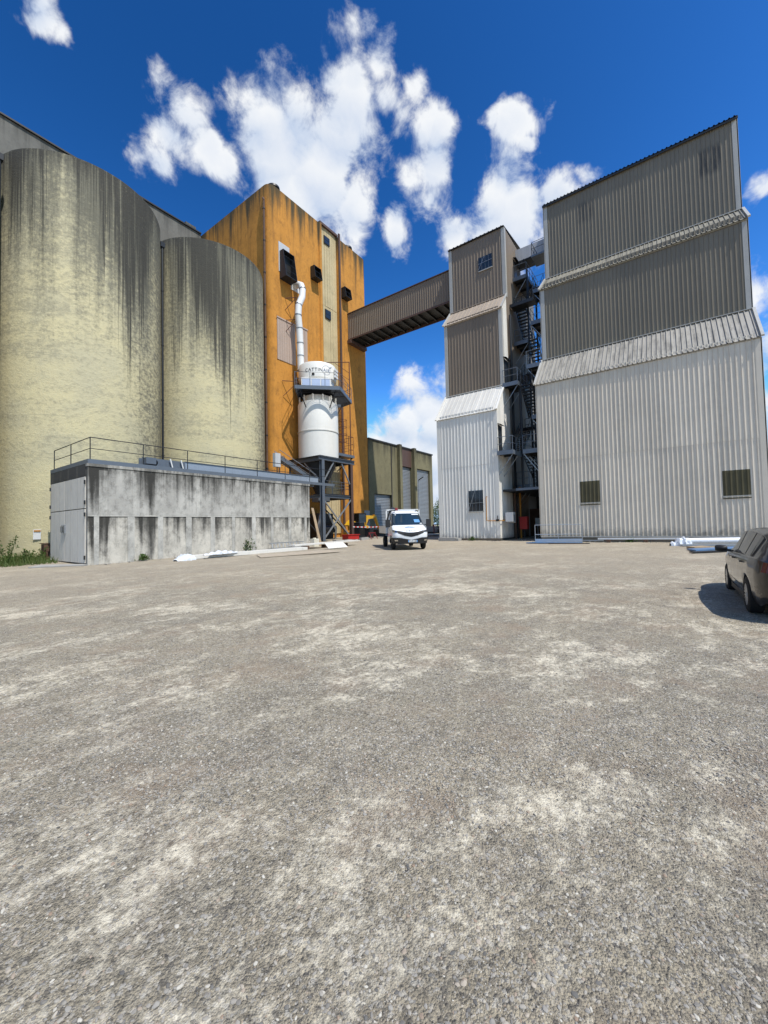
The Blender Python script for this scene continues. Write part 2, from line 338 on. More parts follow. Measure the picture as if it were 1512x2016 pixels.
    # coated profiled steel, dusty; streaked along the fall and grimy at the foot
    def clad(name, col, dirt, rough=.5, foot=None, dcol=(.10, .095, .08), run=(6, 6, .12)):
        m, nt, b = new_mat(name); P = POS(nt); Z = nd(nt, 'SeparateXYZ', 2, Vector=P)
        n = noise(nt, P, .5, 5, .6); st = noise(nt, stretch(nt, P, run), 1.0, 6, .65); bl = noise(nt, P, 3, 6, .7)
        c = mix(nt, mth(nt, 'MULTIPLY', sst(nt, n, .3, .7), .22), col, tuple(x * .7 for x in col))
        c = nd(nt, 'HueSaturation', Color=c, Value=mth(nt, 'MULTIPLY_ADD', nd(nt, 'ObjectInfo', 5), .13, .93))
        c = mix(nt, mth(nt, 'MULTIPLY', sst(nt, mth(nt, 'ADD', st, mth(nt, 'MULTIPLY', bl, .4)), .62, .95), dirt), c, dcol)
        if name == 'clad_taupe':                             # soot under two former vents, high on the hall
            Y = nd(nt, 'SeparateXYZ', 1, Vector=P); Xx = nd(nt, 'SeparateXYZ', 0, Vector=P); gr = noise(nt, stretch(nt, P, (5, 5, .5)), 1.0, 5, .7)
            for y0, z0, hh, k in ((4.8, 25.5, .95, .55), (-2.65, 25.3, 1.05, .8)):
                my = sst(nt, mth(nt, 'ABSOLUTE', mth(nt, 'SUBTRACT', Y, y0)), .62, .5); mz = sst(nt, mth(nt, 'ADD', mth(nt, 'ABSOLUTE', mth(nt, 'SUBTRACT', Z, z0)), mth(nt, 'MULTIPLY', gr, .8)), hh + .5, hh)
                mk = mth(nt, 'MULTIPLY', mth(nt, 'MULTIPLY', my, mz), mth(nt, 'MULTIPLY', sst(nt, gr, .36, .58), k)); c = mix(nt, mk, c, (.05, .047, .04))
        if foot:
            t = mth(nt, 'ADD', mth(nt, 'MULTIPLY', mth(nt, 'SUBTRACT', Z, foot), -1.6), mth(nt, 'MULTIPLY_ADD', bl, 2.2, -1.1))
            c = mix(nt, mth(nt, 'MULTIPLY', sst(nt, t, -.4, .8), .6), c, (.10, .09, .07))
        setb(nt, b, Base_Color=c, Roughness=rough, Specular_IOR_Level=.35)
        bump(nt, b, noise(nt, P, 1.6, 3), .08, .03)
    clad('clad_pale', (.69, .62, .51), .22, foot=1.0)
    clad('clad_taupe', (.205, .178, .132), .30)
    clad('clad_white', (.79, .765, .705), .10, foot=.75)
    clad('clad_brown', (.215, .168, .122), .22)
    clad('skirt_old', (.40, .375, .325), .85, dcol=(.13, .122, .105), run=(.5, 5, .5))
    clad('skirt_taupe', (.30, .28, .225), .8, dcol=(.09, .085, .07), run=(.5, 5, .5))
    clad('skirt_white', (.66, .64, .59), .12, run=(.5, 5, .5))
    clad('skirt_brown', (.42, .345, .27), .25)
    clad('trim_pale', (.47, .46, .425), .25)
    clad('annex_clad', (.22, .215, .21), .4)  # colour darkened to stand in for the shade along the passage
    clad('tan_panel', (.46, .355, .29), .2)
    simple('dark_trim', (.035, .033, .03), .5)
    simple('tank_white', (.76, .745, .695), .38, var=.08, dirt=.10, dcol=(.35, .33, .28))
    simple('white_paint', (.76, .76, .74), .4, var=.06, dirt=.12, dcol=(.4, .37, .3))
    simple('grey_steel', (.135, .16, .195), .45, .25, dirt=.2)
    simple('galvanised', (.36, .385, .41), .42, .55, dirt=.2)
    simple('pale_steel', (.36, .42, .50), .42, .35, dirt=.2)
    simple('dark_steel', (.022, .025, .03), .5, .2)  # near-black colour also stands in for deep shade in the passage
    simple('rust_steel', (.115, .042, .030), .7, dirt=.4)
    simple('brown_metal', (.10, .058, .045), .6)
    simple('black_metal', (.018, .018, .018), .45)
    simple('rubber', (.016, .016, .016), .85, streak=False)
    simple('red_paint', (.42, .02, .018), .45)
    simple('trailer_red', (.20, .022, .025), .6)
    simple('yellow_paint', (.72, .40, .015), .4, dirt=.35)
    simple('gas_yellow', (.50, .22, .03), .5)
    simple('door_paint', (.66, .63, .575), .6, dirt=.35, dcol=(.2, .18, .15))
    simple('wood', (.42, .31, .20), .8, var=.5, dirt=.2)
    simple('old_wood', (.13, .075, .05), .85, var=.5)
    simple('plank_white', (.68, .66, .61), .6, dirt=.2)
    simple('ply', (.44, .37, .28), .8, var=.4, streak=False)
    simple('film', (.72, .75, .79), .45, var=.3, scale=14, dirt=.0, spec=.7)
    simple('blue_sheet', (.10, .19, .34), .45, dirt=.2, streak=False)
    simple('plastic', (.74, .70, .58), .45, dirt=.1)
    simple('shutter', (.27, .285, .30), .45, .3, dirt=.25)
    simple('box_grey', (.52, .53, .54), .5)
    simple('slab_grey', (.34, .33, .31), .85, streak=False)
    simple('truck_white', (.82, .84, .86), .28, var=.03, dirt=.06, coat=.5)
    simple('black_plastic', (.02, .02, .021), .55, streak=False)
    simple('car_paint', (.013, .011, .0095), .3, .0, var=.05, dirt=.06, dcol=(.10, .085, .07), coat=.8)
    simple('lamp_red', (.10, .005, .006), .2, var=.05, dirt=0, coat=.6)
    simple('alloy', (.50, .50, .49), .35, .6, dirt=.1)
    simple('chrome', (.6, .6, .6), .15, 1.0, dirt=0)
    simple('plate_white', (.72, .73, .72), .4, dirt=.05)
    simple('ink_dark', (.03, .032, .045), .5, dirt=0)
    simple('ink_blue', (.10, .30, .62), .5, dirt=0)
    simple('ink_grey', (.22, .26, .36), .5, dirt=0)
    simple('bark', (.09, .07, .05), .9, var=.5)
    simple('tape_red', (.6, .03, .03), .5, dirt=0)
    simple('tape_white', (.8, .8, .8), .5, dirt=0)
    simple('panel_blue', (.46, .55, .74), .25, var=.1, dirt=.05)
    simple('interior', (.05, .05, .05), .8)
    for nm_, c1, c2, tr in (('leaf', (.045, .085, .018), (.085, .135, .03), .3), ('grass_blade', (.05, .10, .02), (.13, .16, .05), .3)):
        m, nt, b = new_mat(nm_); P = POS(nt); n = noise(nt, P, 2.5, 3); rr = noise(nt, P, 17, 2)
        setb(nt, b, Base_Color=mix(nt, sst(nt, mth(nt, 'MULTIPLY_ADD', rr, .6, mth(nt, 'MULTIPLY', n, .4)), .35, .65), c1, c2), Roughness=.6, Specular_IOR_Level=.3)
        tl = nd(nt, 'BsdfTranslucent', Color=(*c2, 1)); mx = nd(nt, 'MixShader', Fac=tr, i1=b.outputs[0], i2=tl)
        nt.links.new(mx, nt.nodes['Material Output'].inputs[0])
    # panes
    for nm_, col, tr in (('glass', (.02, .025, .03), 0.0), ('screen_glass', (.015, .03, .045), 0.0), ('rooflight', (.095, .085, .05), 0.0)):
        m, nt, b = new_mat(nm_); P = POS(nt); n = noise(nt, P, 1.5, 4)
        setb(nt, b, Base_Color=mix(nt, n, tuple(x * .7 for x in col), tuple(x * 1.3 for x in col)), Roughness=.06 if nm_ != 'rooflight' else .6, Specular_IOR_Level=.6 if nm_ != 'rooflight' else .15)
    m, nt, b = new_mat('car_glass'); setb(nt, b, Base_Color=(.35, .37, .36), Roughness=.03, Transmission_Weight=.85, IOR=1.02, Specular_IOR_Level=.5, Coat_Weight=.8, Coat_Roughness=.02)
def DUST(nt, Pf):                                           # where the pale fines lie bare; the loose stones thin out there too
    rot = nd(nt, 'VectorRotate', Vector=Pf, Angle=.3, Axis=(0, 0, 1))
    a = noise(nt, vmt(nt, 'MULTIPLY', rot, (.8, 1.1, 0)), .55, 4, .55)
    a2 = noise(nt, vmt(nt, 'MULTIPLY', rot, (.85, 1.2, 0)), 3.0, 7, .66)
    bq = noise(nt, Pf, 16, 6, .75)
    v = mth(nt, 'ADD', mth(nt, 'MULTIPLY', a, .50), mth(nt, 'ADD', mth(nt, 'MULTIPLY', a2, .50), mth(nt, 'MULTIPLY_ADD', bq, .50, -.25)))
    return sst(nt, v, .475, .68)
make_mats()

# ================================================================== the setting
def ground():
    xs = sorted(set([-2500, -1200, -600, -300, -150, -100] + [-70 + 2.5 * i for i in range(72)] + [130, 200, 400, 900, 2500, 4500] + [i * .5 for i in range(-16, 60)]))
    ys = sorted(set([-2500, -1200, -600, -300, -150, -100] + [-70 + 2.5 * i for i in range(72)] + [130, 200, 400, 900, 2500, 4500] + [i * .5 for i in range(-24, 50)]))
    mb = MB(); n = len(ys)
    def z(x, y):
        w = .012 * math.sin(x * .9 + .4) * math.sin(y * 1.1) + .008 * math.sin(x * 2.3 + y * 1.7)
        return G(x, y) + w * (1 if abs(x) < 60 and abs(y) < 60 else 0) - .012
    mb.add([(x, y, z(x, y)) for x in xs for y in ys], [(i * n + j, (i + 1) * n + j, (i + 1) * n + j + 1, i * n + j + 1) for i in range(len(xs) - 1) for j in range(n - 1)], True)
    me = mb.mesh('ground', 'yard'); o = bpy.data.objects.new('ground', me); COL.objects.link(o); o['kind'] = 'structure'
    o['label'] = 'open yard of crushed stone with pale dusty patches'
    return z
ground_z = ground()

def gravel():
    # loose stones lying on the yard round the viewer, thinner with distance
    mb = MB(); step = .5; rows = []
    d = .5
    while d < 17: rows.append(d); d += .35 if d < 6 else .8
    vs = []; nl = 31
    for d in rows:
        for k in range(nl):
            lat = (k / (nl - 1) * 2 - 1) * (d * 1.15 + 2.0); p = FW2 * d + RT2 * lat
            vs.append((p.x, p.y, ground_z(p.x, p.y)))
    mb.add(vs, [(i * nl + j, i * nl + j + 1, (i + 1) * nl + j + 1, (i + 1) * nl + j) for i in range(len(rows) - 1) for j in range(nl - 1)])
    me = bpy.data.meshes.new('gravel'); me.from_pydata([tuple(v) for v in mb.v], [], mb.f); me.update()
    at = me.attributes.new('density', 'FLOAT', 'POINT')
    at.data.foreach_set('value', [5000 / (1 + (max(0, d - 2.2) / 2.4) ** 2.3) for d in rows for k in range(nl)])
    o = bpy.data.objects.new('gravel', me); COL.objects.link(o); o['kind'] = 'stuff'; o['label'] = 'loose crushed stones scattered over the yard'; o['category'] = 'gravel'
    ng = bpy.data.node_groups.new('gravel', 'GeometryNodeTree')
    ng.interface.new_socket('Geometry', in_out='INPUT', socket_type='NodeSocketGeometry'); ng.interface.new_socket('Geometry', in_out='OUTPUT', socket_type='NodeSocketGeometry')
    N = ng.nodes; L = ng.links
    gi = N.new('NodeGroupInput'); go = N.new('NodeGroupOutput')
    P = N.new('GeometryNodeInputPosition').outputs[0]
    dn = N.new('GeometryNodeInputNamedAttribute'); dn.data_type = 'FLOAT'; dn.inputs[0].default_value = 'density'
    Pf = vmt(ng, 'MULTIPLY', P, (1, 1, 0)); dust = DUST(ng, Pf)
    patch = sst(ng, noise(ng, Pf, .9, 4, .6), .38, .64, .25, 1.25)
    dens = mth(ng, 'MULTIPLY', mth(ng, 'MULTIPLY', dn.outputs[0], patch), mth(ng, 'MULTIPLY_ADD', dust, -.85, 1.0))
    dp = N.new('GeometryNodeDistributePointsOnFaces'); L.new(gi.outputs[0], dp.inputs['Mesh']); L.new(dens, dp.inputs['Density'])
    ico = N.new('GeometryNodeMeshIcoSphere'); ico.inputs['Radius'].default_value = 1; ico.inputs['Subdivisions'].default_value = 2
    sp = N.new('GeometryNodeSetPosition'); L.new(ico.outputs[0], sp.inputs[0])
    pn = noise(ng, N.new('GeometryNodeInputPosition').outputs[0], 1.1, 3, .6, out=1)
    L.new(vmt(ng, 'SUBTRACT', pn, (.5, .5, .5)), sp.inputs['Offset'])
    smt = N.new('GeometryNodeSetMaterial'); L.new(sp.outputs[0], smt.inputs[0]); smt.inputs['Material'].default_value = MAT['pebble']
    def rnd(lo, hi, seed, typ='FLOAT_VECTOR'):
        r = N.new('FunctionNodeRandomValue'); r.data_type = typ; i = 0 if typ == 'FLOAT_VECTOR' else 2
        r.inputs[i].default_value = lo; r.inputs[i + 1].default_value = hi; r.inputs['Seed'].default_value = seed; return r.outputs[0 if typ == 'FLOAT_VECTOR' else 1]
    sz = mth(ng, 'MULTIPLY_ADD', mth(ng, 'POWER', rnd(0., 1., 3, 'FLOAT'), 5.0), .0088, .0028)
    sc = vmt(ng, 'MULTIPLY', rnd((.75, .6, .35), (1.35, 1.0, .7), 5), (1, 1, 1)); scv = N.new('ShaderNodeVectorMath'); scv.operation = 'SCALE'; L.new(sc, scv.inputs[0]); L.new(sz, scv.inputs[3])
    iop = N.new('GeometryNodeInstanceOnPoints'); L.new(dp.outputs[0], iop.inputs['Points']); L.new(smt.outputs[0], iop.inputs['Instance'])
    L.new(rnd((-.35, -.35, 0), (.35, .35, 6.283), 9), iop.inputs['Rotation']); L.new(scv.outputs[0], iop.inputs['Scale'])
    L.new(iop.outputs[0], go.inputs[0])
    md = o.modifiers.new('scatter', 'NODES'); md.node_group = ng
gravel()

SR, SV, SX, SS, SH = 4.4556, 31.6, 9.913, 8.902, 23.6
def silos():
    labs = ['cream concrete silo cut by the picture edge, next before the widest visible one', 'broad cream concrete silo behind the metal doors of the bunker', 'cream concrete silo standing against the ochre tower']
    for k, cx in enumerate((SX - SS, SX, SX + SS)):
        g = G(cx, SV - SR) - .1
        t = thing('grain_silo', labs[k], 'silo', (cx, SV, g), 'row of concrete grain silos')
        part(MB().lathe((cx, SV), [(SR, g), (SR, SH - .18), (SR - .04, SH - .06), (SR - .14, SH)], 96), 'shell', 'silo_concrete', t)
        part(MB().lathe((cx, SV), [(SR - .14, SH), (SR - .35, SH - .03), (.02, SH + .2)], 64), 'roof_slab', 'gallery_concrete', t)
    for x, v, lab in ((14.0, 29.55, 'thin grey downpipe in the joint between two cream silos'), (5.25, 29.4, 'thin grey downpipe beside the silo cut by the picture edge')):
        t = thing('downpipe', lab, 'pipe', (x, v, G(x, v)), 'silo downpipes')
        part(MB().tube((x, v, G(x, v) - .1), (x, v, 22.3), .075), 'pipe', 'dark_steel', t)
        part(MB().cbox((x, v + .05, 22.45), .3, .35, .35), 'hopper_head', 'dark_steel', t)
        for z in (3, 7, 11, 15, 19): part(MB().lathe((x, v), [(.095, z), (.095, z + .08)], 12), 'pipe_clip', 'dark_steel', t)
silos()

def grey_block():
    t = thing('gallery_building', 'long grey concrete block rising behind the silos', 'building', (8, 44, .5))
    part(MB().box(-24, 23.2, 40.4, 48, .3, 33.55), 'wall', 'gallery_concrete', t)
    part(MB().box(-24, 23.2, 40.25, 48.1, 33.552, 33.68), 'roof_edge', 'dark_trim', t)
    part(MB().box(21.6, 22.7, 40.5, 41.6, 33.68, 34.1), 'roof_vent', 'gallery_concrete', t)
grey_block()

OX0, OX1, OV, OV1, OZ = 23.3, 37.45, 29.1, 41.0, 33.5
def arc(cx, cy, r, a0, a1, n=6): return [(cx + r * math.cos(R(a0 + (a1 - a0) * i / n)), cy + r * math.sin(R(a0 + (a1 - a0) * i / n))) for i in range(n + 1)]
def ochre_tower():
    t = thing('ochre_tower', 'tall ochre rendered grain tower with a narrow pale boarded strip', 'building', (30, 35, .5))
    poly = [(OX0, OV1)] + arc(OX0 + .7, OV + .7, .7, 180, 270) + [(29.55, OV), (29.62, OV - .16), (29.9, OV - .16), (29.9, OV + .3), (32.5, OV + .3), (32.5, OV - .1), (32.9, OV - .1), (32.95, OV)] + arc(OX1 - .5, OV + .5, .5, 270, 360) + [(OX1, OV1)]
    part(MB().prism(poly, .3, OZ, True), 'wall', 'ochre_render', t)
    rf = [(x + (.05 if x < 30 else -.05), y + (.06 if y < 35 else -.05)) for x, y in poly]
    part(MB().prism(rf, OZ - .02, OZ + .06), 'roof', 'gallery_concrete', t)
    # boarded strip between the two ribs: each cast board its own piece
    bw = 2.6 / 7
    for j, (z0, z1) in enumerate(((1.0, 8.9), (8.94, 16.9), (16.94, 25.1), (25.14, 33.6))):
        for i in range(7):
            x0 = 29.9 + i * bw
            part(MB().box(x0 + .012, x0 + bw - .012, OV + .2 + random.uniform(-.02, .02), OV + .305, z0, z1), 'board', 'board_concrete', t)
    part(MB().box(29.85, 32.55, OV - .02, OV + .35, 33.6, 33.85), 'flashing', 'brown_metal', t)
    part(MB().box(32.5, 32.72, OV - .24, OV - .1, 1, 33.9), 'cable_duct', 'brown_metal', t)
    for z0, z1 in ((31.9, 32.75), (23.8, 24.75)):
        w = part(MB().box(30.55, 31.4, OV + .1, OV + .19, z0, z1), 'window', 'dark_trim', t)
        part(MB().box(30.6, 31.35, OV + .085, OV + .098, z0 + .45, z1 - .05), 'pane', 'glass', w); part(MB().box(30.6, 31.35, OV + .085, OV + .098, z0 + .05, z0 + .40), 'pane', 'glass', w)
    # panels let into the face
    part(MB().box(24.3, 25.6, OV - .05, OV + .02, 25.6, 28.45), 'metal_panel', 'box_grey', t)
    def ribbed(x0, x1, z0, z1):
        p = part(MB().box(x0, x1, OV - .05, OV + .02, z0, z1), 'metal_panel', 'tan_panel', t)
        n = max(2, int((x1 - x0) / .27)); w = (x1 - x0) / n
        for i in range(n): part(MB().box(x0 + i * w + .02, x0 + i * w + .06, OV - .075, OV - .05, z0 + .02, z1 - .02), 'rib', 'tan_panel', p)
        part(MB().box(x0 - .05, x1 + .05, OV - .11, OV - .08, z1 - .02, z1 + .1), 'flashing', 'tan_panel', p)
    ribbed(24.0, 26.2, 17.2, 21.1); ribbed(26.95, 27.75, 17.2, 21.25)
    part(MB().box(36.2, 37.2, OV - .06, OV + .02, 1.2, 3.5), 'door', 'shutter', t)
    # hoods that lean out at the foot
    def hood(x0, x1, z0, z1, top, bot, m, bars):
        h = thing_part('vent_hood', t)
        y = OV
        mb = MB().slab([(x0, y, z1), (x0, y - top, z1), (x0, y - bot, z0), (x0, y, z0)], (.04, 0, 0)).slab([(x1, y, z1), (x1, y - top, z1), (x1, y - bot, z0), (x1, y, z0)], (-.04, 0, 0))
        mb.slab([(x0 + .04, y, z1), (x1 - .04, y, z1), (x1 - .04, y - top, z1), (x0 + .04, y - top, z1)], (0, 0, -.05))
        mb.slab([(x0 + .04, y, z0), (x1 - .04, y, z0), (x1 - .04, y - bot, z0), (x0 + .04, y - bot, z0)], (0, 0, .05))
        o = part(mb, 'vent_hood', m, t)
        part(MB().box(x0 + .05, x1 - .05, y - .06, y - .03, z0 + .06, z1 - .06), 'grille', 'black_metal', o)
        for i in range(bars):
            f = (i + 1) / (bars + 1); yy = y - (bot + (top - bot) * f); zz = z0 + (z1 - z0) * f
            part(MB().bar((x0, yy + .01, zz), (x1, yy + .01, zz), .02, .025), 'bar', m, o)
    hood(24.4, 25.75, 24.9, 27.55, .55, .95, 'dark_steel', 3)
    hood(28.35, 29.35, 26.85, 28.1, .55, .75, 'black_metal', 1)
    hood(33.0, 34.0, 26.95, 28.1, .55, .75, 'black_metal', 1)
    for x in (24.5, 35.1):
        v = part(MB().lathe((x, OV + .85), [(.45, OZ), (.45, OZ + .4), (.62, OZ + .44), (.6, OZ + .62), (.35, OZ + .78), (.02, OZ + .84)], 24), 'roof_fan', 'black_metal', t)
    o = part(MB().tube((23.12, 29.62, .5), (23.12, 29.62, 31.6), .1), 'downpipe', 'old_wood', t)
    part(MB().path([(23.12, 29.62, 31.55), (23.12, 29.62, 31.9), (23.2, 29.8, 32.2), (23.4, 30, 32.4)], .1), 'outlet', 'old_wood', o)
    for z in range(4, 32, 3): part(MB().lathe((23.12, 29.62), [(.12, z), (.12, z + .1)], 12), 'pipe_clip', 'dark_steel', o)
def thing_part(name, t): return t
ochre_tower()

def shutter_hall():
    X0, X1, V = 37.55, 53.0, 29.35
    t = thing('shutter_hall', 'olive stained concrete hall with tall roller shutters', 'building', (45, 34, .6))
    top = 12.05
    mb = MB()
    for a, b_, z0, z1 in ((X0, 38.6, .4, top), (38.6, 42.3, 5.6, top), (42.3, 44.2, .4, top), (47.2, 48.6, .4, top), (48.6, 52.2, 9.65, top), (52.2, X1, .4, top)): mb.box(a, b_, V, V + .5, z0, z1)
    mb.box(X1 - .4, X1, V + .5, 40, .4, top); mb.box(X0, X1, 39.6, 40, .4, top)
    part(mb, 'wall', 'olive_concrete', t)
    part(MB().box(X0, X1 + .1, V - .12, 40.1, top, top + .16), 'roof_edge', 'dark_trim', t)
    for x in (43.9, 47.5): part(MB().box(x - .25, x + .3, V - .45, V, .4, top + .25), 'pilaster', 'olive_concrete', t)
    part(MB().box(44.2, 47.25, V + .02, V + .2, 9.6, top), 'fascia_panel', 'brown_metal', t)
    part(MB().box(42.2, 42.35, V - .06, V, 1, top), 'joint', 'dark_concrete', t)
    for a, b_, z1 in ((38.65, 42.25, 5.55), (44.25, 47.15, 9.55), (48.65, 52.15, 9.6)):
        s = part(MB().box(a - .03, b_ + .03, V + .3, V + .42, .4, z1), 'roller_shutter', 'shutter', t)
        n = int((z1 - .6) / .19); h = (z1 - .6) / n
        me = MB().add([(0, 0, 0), (b_ - a, 0, 0), (b_ - a, -.045, h * .3), (0, -.045, h * .3), (b_ - a, -.03, h * .8), (0, -.03, h * .8), (b_ - a, 0, h), (0, 0, h)], [(0, 1, 2, 3), (3, 2, 4, 5), (5, 4, 6, 7)]).mesh('slat', 'shutter')
        for i in range(n): inst(me, 'slat', s, (a, V + .298, .6 + i * h))
    l = thing('wall_lamp_post', 'slim dark lamp post before the pilaster between tall shutters', 'lamp', (47.2, 28.3, .6))
    part(MB().tube((47.2, 28.3, .5), (47.2, 28.3, 7.9), .06), 'post', 'galvanised', l); part(MB().bar((47.2, 28.3, 7.8), (47.75, 27.9, 8.25), .3, .12), 'lamp_head', 'black_metal', l)
shutter_hall()
def railing(parent, pts, h=1.1, m='dark_steel', spacing=1.6, r=.022, mids=(.52,), toe=None, close=False):
    """posts, rails and toe board along pts (floor points); each post its own part"""
    pts = [Vector(p) for p in pts]
    for lv in (1.0,) + tuple(mids):
        part(MB().path([p + Vector((0, 0, h * lv)) for p in pts], r if lv == 1 else r * .8, 6), 'handrail' if lv == 1 else 'mid_rail', m, parent)
    me = MB().tube((0, 0, 0), (0, 0, h), r, 6).mesh('post', m)
    done = []
    for a, b in zip(pts, pts[1:]):
        n = max(1, round((b - a).length / spacing))
        for i in range(n + 1):
            p = a + (b - a) * i / n
            if all((p - q).length > .05 for q in done): done.append(p); inst(me, 'post', parent, p)
    if toe: part(sum_bars(pts, toe), 'toe_board', m, parent)
def sum_bars(pts, h):
    mb = MB()
    for a, b in zip(pts, pts[1:]): mb.bar(a + Vector((0, 0, h / 2)), b + Vector((0, 0, h / 2)), .02, h)
    return mb

BX0, BX1, BV0, BV1, BZ = 6.76, 20.1, 21.1, 26.2, 4.78
def bunker():
    t = thing('concrete_bunker', 'low stained grey concrete bunker with metal doors and roof railing', 'bunker', (13, 23.5, .25))
    part(MB().box(BX0 + .3, BX1, BV0 + .06, BV1, .05, 4.6), 'core', 'bunker_end', t)
    part(MB().box(BX0, BX1, BV0, BV0 + .055, 2.46, BZ - .16), 'upper_wall', 'bunker_upper', t)
    part(MB().box(BX0, BX1, BV0 + .012, BV0 + .055, .05, 2.38), 'lower_wall', 'bunker_lower', t)
    part(MB().box(BX0, BX1 + .003, BV0 - .02, BV0 + .05, 2.38, 2.455), 'ledge', 'bunker_strip', t)
    # mortar strips of the precast blocks
    for x, w in zip((7.09, 8.51, 9.87, 11.33, 12.7, 14.01, 15.42, 16.8, 18.27, 19.69), (.2, .3, .26, .3, .26, .2, .28, .2, .24, .2)):
        part(MB().box(x - w / 2, x + w / 2, BV0 - .015, BV0 + .05, .05, 2.379), 'mortar_strip', 'bunker_strip', t)
    for x, w in zip((7.35, 8.67, 11.86, 15.02, 16.69, 18.2), (.34, .16, .2, .3, .14, .2)):
        part(MB().box(x - w / 2, x + w / 2, BV0 - .012, BV0 + .05, 2.456, BZ - .3), 'mortar_strip', 'bunker_strip', t)
    part(MB().box(BX0 - .03, BX1 + .03, BV0 - .035, BV0 + .2, BZ - .158, BZ - .03), 'top_course', 'bunker_strip', t)
    part(MB().box(BX0 + .04, BX1 + .9, BV0 + .02, BV1, BZ - .028, BZ + .05), 'roof_slab', 'dark_concrete', t)
    part(MB().box(BX0 + .02, BX1 + 2.6, BV0 - .02, BV0 + .015, BZ - .028, BZ + .16).box(BX0 - .015, BX0 + .018, BV0 - .02, BV1, BZ - .028, BZ + .16), 'coping', 'grey_steel', t)
    # the end with its doors
    part(MB().box(BX0 - .01, BX0 + .28, BV0 + .06, BV1, 4.2, 4.75), 'lintel', 'dark_concrete', t)
    for y in (BV0 + .25, BV0 + 1.4, BV0 + 2.5, BV0 + 3.6): part(MB().box(BX0 - .02, BX0 - .011, y, y + .9, 4.27, 4.7), 'lintel_panel', 'interior', t)
    part(MB().box(BX0, BX0 + .28, BV0 + .055, BV0 + .22, .05, 4.199), 'jamb', 'bunker_end', t); part(MB().box(BX0, BX0 + .28, BV1 - .12, BV1, .05, 4.199), 'jamb', 'bunker_end', t)
    mid = 24.0
    for y0, y1 in ((BV0 + .26, mid - .02), (mid + .02, BV1 - .16)):
        for z0, z1 in ((.3, 2.72), (2.76, 4.17)):
            d = part(MB().box(BX0 - .03, BX0 + .03, y0, y1, z0, z1), 'door_leaf', 'door_paint', t)
            n = 3
            for i in range(1, n): y = y0 + (y1 - y0) * i / n; part(MB().box(BX0 - .036, BX0 - .029, y - .012, y + .012, z0 + .03, z1 - .03), 'seam', 'slab_grey', d)
            if z0 < 1:
                yh = y0 + .12 if y0 > mid else y1 - .12
                part(MB().cbox((BX0 - .06, yh, 1.85), .06, .12, .42), 'lock_plate', 'galvanised', d)
                part(MB().path([(BX0 - .04, yh, 1.7), (BX0 - .13, yh, 1.7), (BX0 - .13, yh, 1.98), (BX0 - .04, yh, 1.98)], .014, 6), 'handle', 'dark_steel', d)
            for zz in (z0 + .25, z1 - .25): part(MB().cbox((BX0 - .05, BV0 + .23 if y0 < mid - 1 else BV1 - .14, zz), .05, .06, .18), 'hinge', 'dark_steel', d)
    # roof railing
    z = BZ + .12
    railing(t, [(BX0 + .12, BV1 - .1, z), (BX0 + .12, BV0 + .12, z), (BX1 + 2.4, BV0 + .12, z)], 1.05, 'dark_steel', 2.2)
    # conveyor lying on the roof
    c = thing('roof_conveyor', 'long pale blue steel trough conveyor along the bunker roof', 'conveyor', (15, 22.9, BZ + .05))
    part(MB().box(12.0, 22.6, 22.7, 23.15, BZ + .30, BZ + .78), 'trough', 'pale_steel', c)
    part(MB().box(9.7, 12.0, 22.72, 22.76, BZ + .3, BZ + .8).box(9.7, 12, 23.1, 23.14, BZ + .3, BZ + .8), 'side_plate', 'grey_steel', c)
    part(MB().box(12.0, 22.6, 22.66, 23.19, BZ + .79, BZ + .83), 'cover', 'grey_steel', c)
    part(MB().tube((10.3, 22.72, BZ + .58), (10.3, 23.14, BZ + .58), .2, 14), 'drum', 'dark_steel', c)
    part(MB().cbox((10.0, 22.5, BZ + .6), .5, .3, .34), 'motor', 'grey_steel', c)
    for x in (11.3, 11.9): part(MB().bar((x, 22.6, BZ + .1), (x - .2, 22.6, BZ + .85), .05, .06), 'strut', 'white_paint', c)
    for x in range(10, 23, 2): part(MB().box(x, x + .08, 22.7, 23.15, BZ + .05, BZ + .3), 'foot', 'grey_steel', c)
    e = thing('control_box', 'pale grey electrical box on a post above the bunker roof end', 'electrical box', (20.1, 24.6, BZ + .05))
    part(MB().box(19.85, 20.35, 24.45, 24.75, 6.35, 7.4), 'cabinet', 'box_grey', e)
    part(MB().box(20.0, 20.06, 24.45, 24.51, BZ + .04, 6.35).box(20.2, 20.26, 24.45, 24.51, BZ + .04, 6.35), 'post', 'dark_steel', e)
    part(MB().path([(20.36, 24.6, 7.0), (20.8, 24.6, 7.3), (21.0, 24.6, 6.9), (20.7, 24.6, 6.5), (20.37, 24.6, 6.6)], .02, 6), 'cable', 'black_metal', e)
    f = thing('inclined_conveyor', 'short inclined steel conveyor rising from the roof to the filter hopper', 'conveyor', (22.5, 25.3, BZ))
    part(MB().bar((20.9, 25.3, 7.2), (24.6, 25.3, 5.6), .5, .3), 'trough', 'grey_steel', f)
    for a in (-.32, .32): part(MB().path([(20.7, 25.3 + a, 7.8), (24.6, 25.3 + a, 6.2)], .025, 6), 'handrail', 'galvanised', f)
    part(MB().bar((22.0, 25.3, BZ + .05), (22.0, 25.3, 6.6), .1, .1), 'foot', 'dark_steel', f)
bunker()

